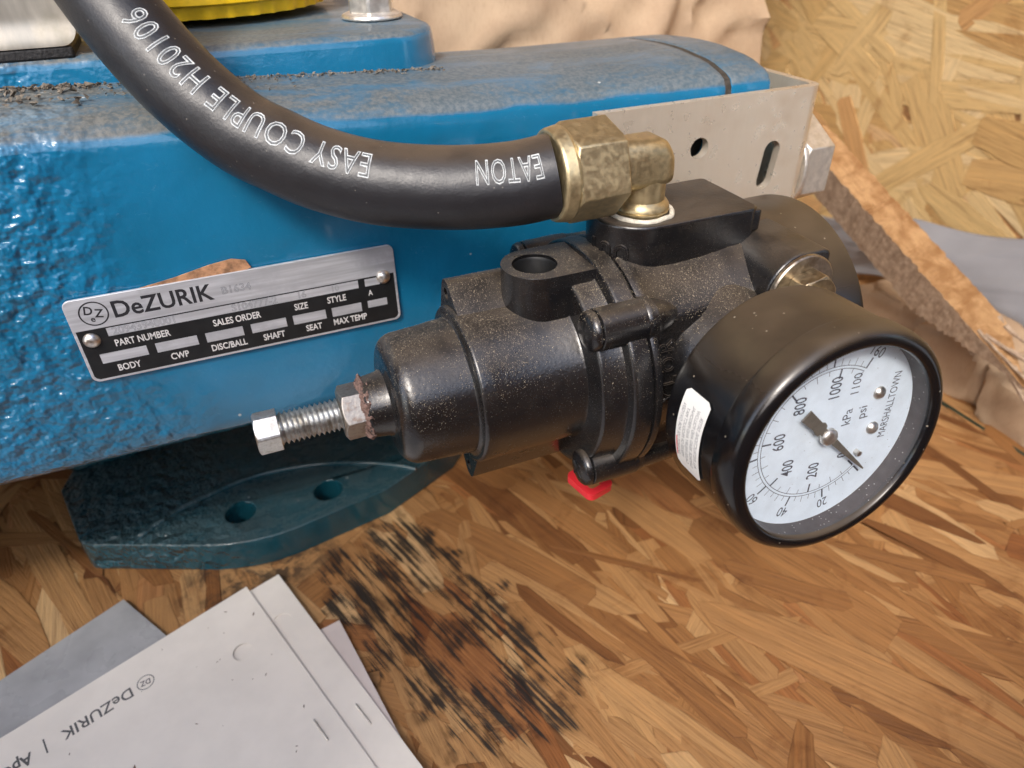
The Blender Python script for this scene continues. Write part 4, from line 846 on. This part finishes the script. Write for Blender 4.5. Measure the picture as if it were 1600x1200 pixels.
pl.build('printed_logo', simple('grey_ink', (.10, .10, .10), .7, var=0), s1, 0)
db = MB(); rr_ = random.Random(31)
for k in range(46):
    a, b = rr_.uniform(2, 80), rr_.uniform(3, 80); q = rr_.uniform(.12, .34)*(2.2 if k % 9 == 0 else 1); t = rr_.uniform(0, 6)
    db.add([LF(a+q*cos(t+i)*(1.8 if i in (0, 3) else .6), b+q*sin(t+i)*(1.8 if i in (0, 3) else .6), .03) for i in range(6)]+[LF(a, b, .15)], [(i, (i+1) % 6, 6) for i in range(6)])
ob_ = db.build('dirt_specks', simple('dirt_speck', (.16, .10, .06), .8, var=.5, sc=2.), s1, 0); ob_['kind'] = 'stuff'
def staple(fr, x0, y0, x1, y1, par):
    m = MB(); tube(m, [fr(x0, y0, .2), fr(x0, y0, .55), fr(x1, y1, .55), fr(x1, y1, .2)], .28, 8); m.build('staple', MZINC, par, 40)
def loc2(fr, x, y): d = Vector((x, y, 0))-Vector((fr.o.x, fr.o.y, 0)); return d.dot(fr.x), d.dot(fr.y)
def onfloor(px, py, z=FLOOR+3.2):
    r = at_depth(px, py, 1.); k = z/r.z; return r.x*k, r.y*k
a = loc2(f1, *onfloor(504, 1117)); b = loc2(f1, *onfloor(528, 1146)); staple(f1, a[0], a[1], b[0], b[1], s1)
a = loc2(f2, *onfloor(563, 1096)); b = loc2(f2, *onfloor(587, 1125)); staple(f2, a[0], a[1], b[0], b[1], s2)

# ------------------------------------------------------------------ settled wood dust and grit
bpy.context.view_layer.update()
def bvh_of(objs):
    vs, fs = [], []
    for o in objs:
        m = o.matrix_world; k = len(vs); vs += [m @ v.co for v in o.data.vertices]; fs += [tuple(i+k for i in p.vertices) for p in o.data.polygons]
    return BVHTree.FromPolygons(vs, fs)
def slivers(name, objs, parent, n, area, mat, seed, l0, l1, nzmin=.15, weight=None, dirs=(0, 0, -1)):
    t = bvh_of(objs); r = random.Random(seed); mb = MB(); cnt = 0
    for _ in range(n*6):
        if cnt >= n: break
        x, y = r.uniform(area[0], area[1]), r.uniform(area[2], area[3]); o = W((x, y, area[4])); d = Vector((r.gauss(0, .18), r.gauss(.25, .25), -1)).normalized()
        h, nr, i, ds = t.ray_cast(o, d, .3)
        if h is None: continue
        if nr.dot(d) > 0: nr = -nr
        if nr.z < nzmin or (weight and r.random() > weight(h*1000, nr)): continue
        p = h+nr*.00006; u = nr.orthogonal().normalized(); a = r.uniform(0, 6.28); u = Matrix.Rotation(a, 3, nr) @ u; v = nr.cross(u)
        L = r.uniform(l0, l1)*(2.2 if r.random() < .06 else 1)*.0005; ww = r.uniform(.018, .05)*.001*(.6 if L > .0006 else 1)
        q = [p+u*L, p+v*ww, p-u*L, p-v*ww+nr*.00004]
        mb.add([(k.x*1000, k.y*1000, k.z*1000+FLOOR) for k in q], [(0, 1, 2, 3)]); cnt += 1
    o = mb.build(name, mat, parent, 0); o['kind'] = 'stuff'; return o
MDUST = simple('pale_wood_dust', (.40, .335, .24), .85, var=.4, sc=3.)
reg_objs = [o for o in reg.children if o.type == 'MESH' and o.name.split('.')[0] in ('bonnet', 'valve_body', 'mounting_ear', 'vent_boss', 'cover_screw')]
slivers('wood_dust', reg_objs, reg, 19000, (16, 100, 90, 150, -50), MDUST, 21, .08, .28, .02, lambda h, n: min(1, max(.10, .62+1.5*mnoise.noise(h*.11)+.6*mnoise.noise(h*.45)))*(.35+.65*sstep(.0, .7, n.z)))
slivers('wood_dust', [hose.children[0]]+[o for o in hose.children if o.name.startswith(('hose_nut', 'elbow'))], hose, 160, (0, 90, 95, 150, -20), MDUST, 22, .1, .35, .2)
MGRIT = simple('dirt_grit', (.17, .145, .115), .9, var=.5, sc=1.)
gr = MB(); r = random.Random(9)
for k in range(900):
    if r.random() < .75: x = r.uniform(-70, 56); y = 179.6-abs(r.gauss(0, 1.6)); 
    else: x = r.uniform(-60, 20); y = r.uniform(166, 180)
    z0 = -36.4+5.2*(1-sstep(-60, 100, x))*1.0-(.3 if y < 172 else 0)
    s_ = abs(r.gauss(0, .3))+.14; s_ = s_*1.7 if x < -20 else s_; s_ = min(s_, 1.3)
    c = Vector((x, y, z0+s_*.3)); d = [Vector((r.gauss(0, 1), r.gauss(0, 1), r.gauss(0, .6))).normalized()*s_*r.uniform(.6, 1.2) for _ in range(5)]
    gr.add([c+q for q in d], [(0, 1, 2), (0, 2, 3), (0, 3, 1), (1, 2, 4), (2, 3, 4), (3, 1, 4)])
go = gr.build('dirt_grit', MGRIT, act, 0); go['kind'] = 'stuff'
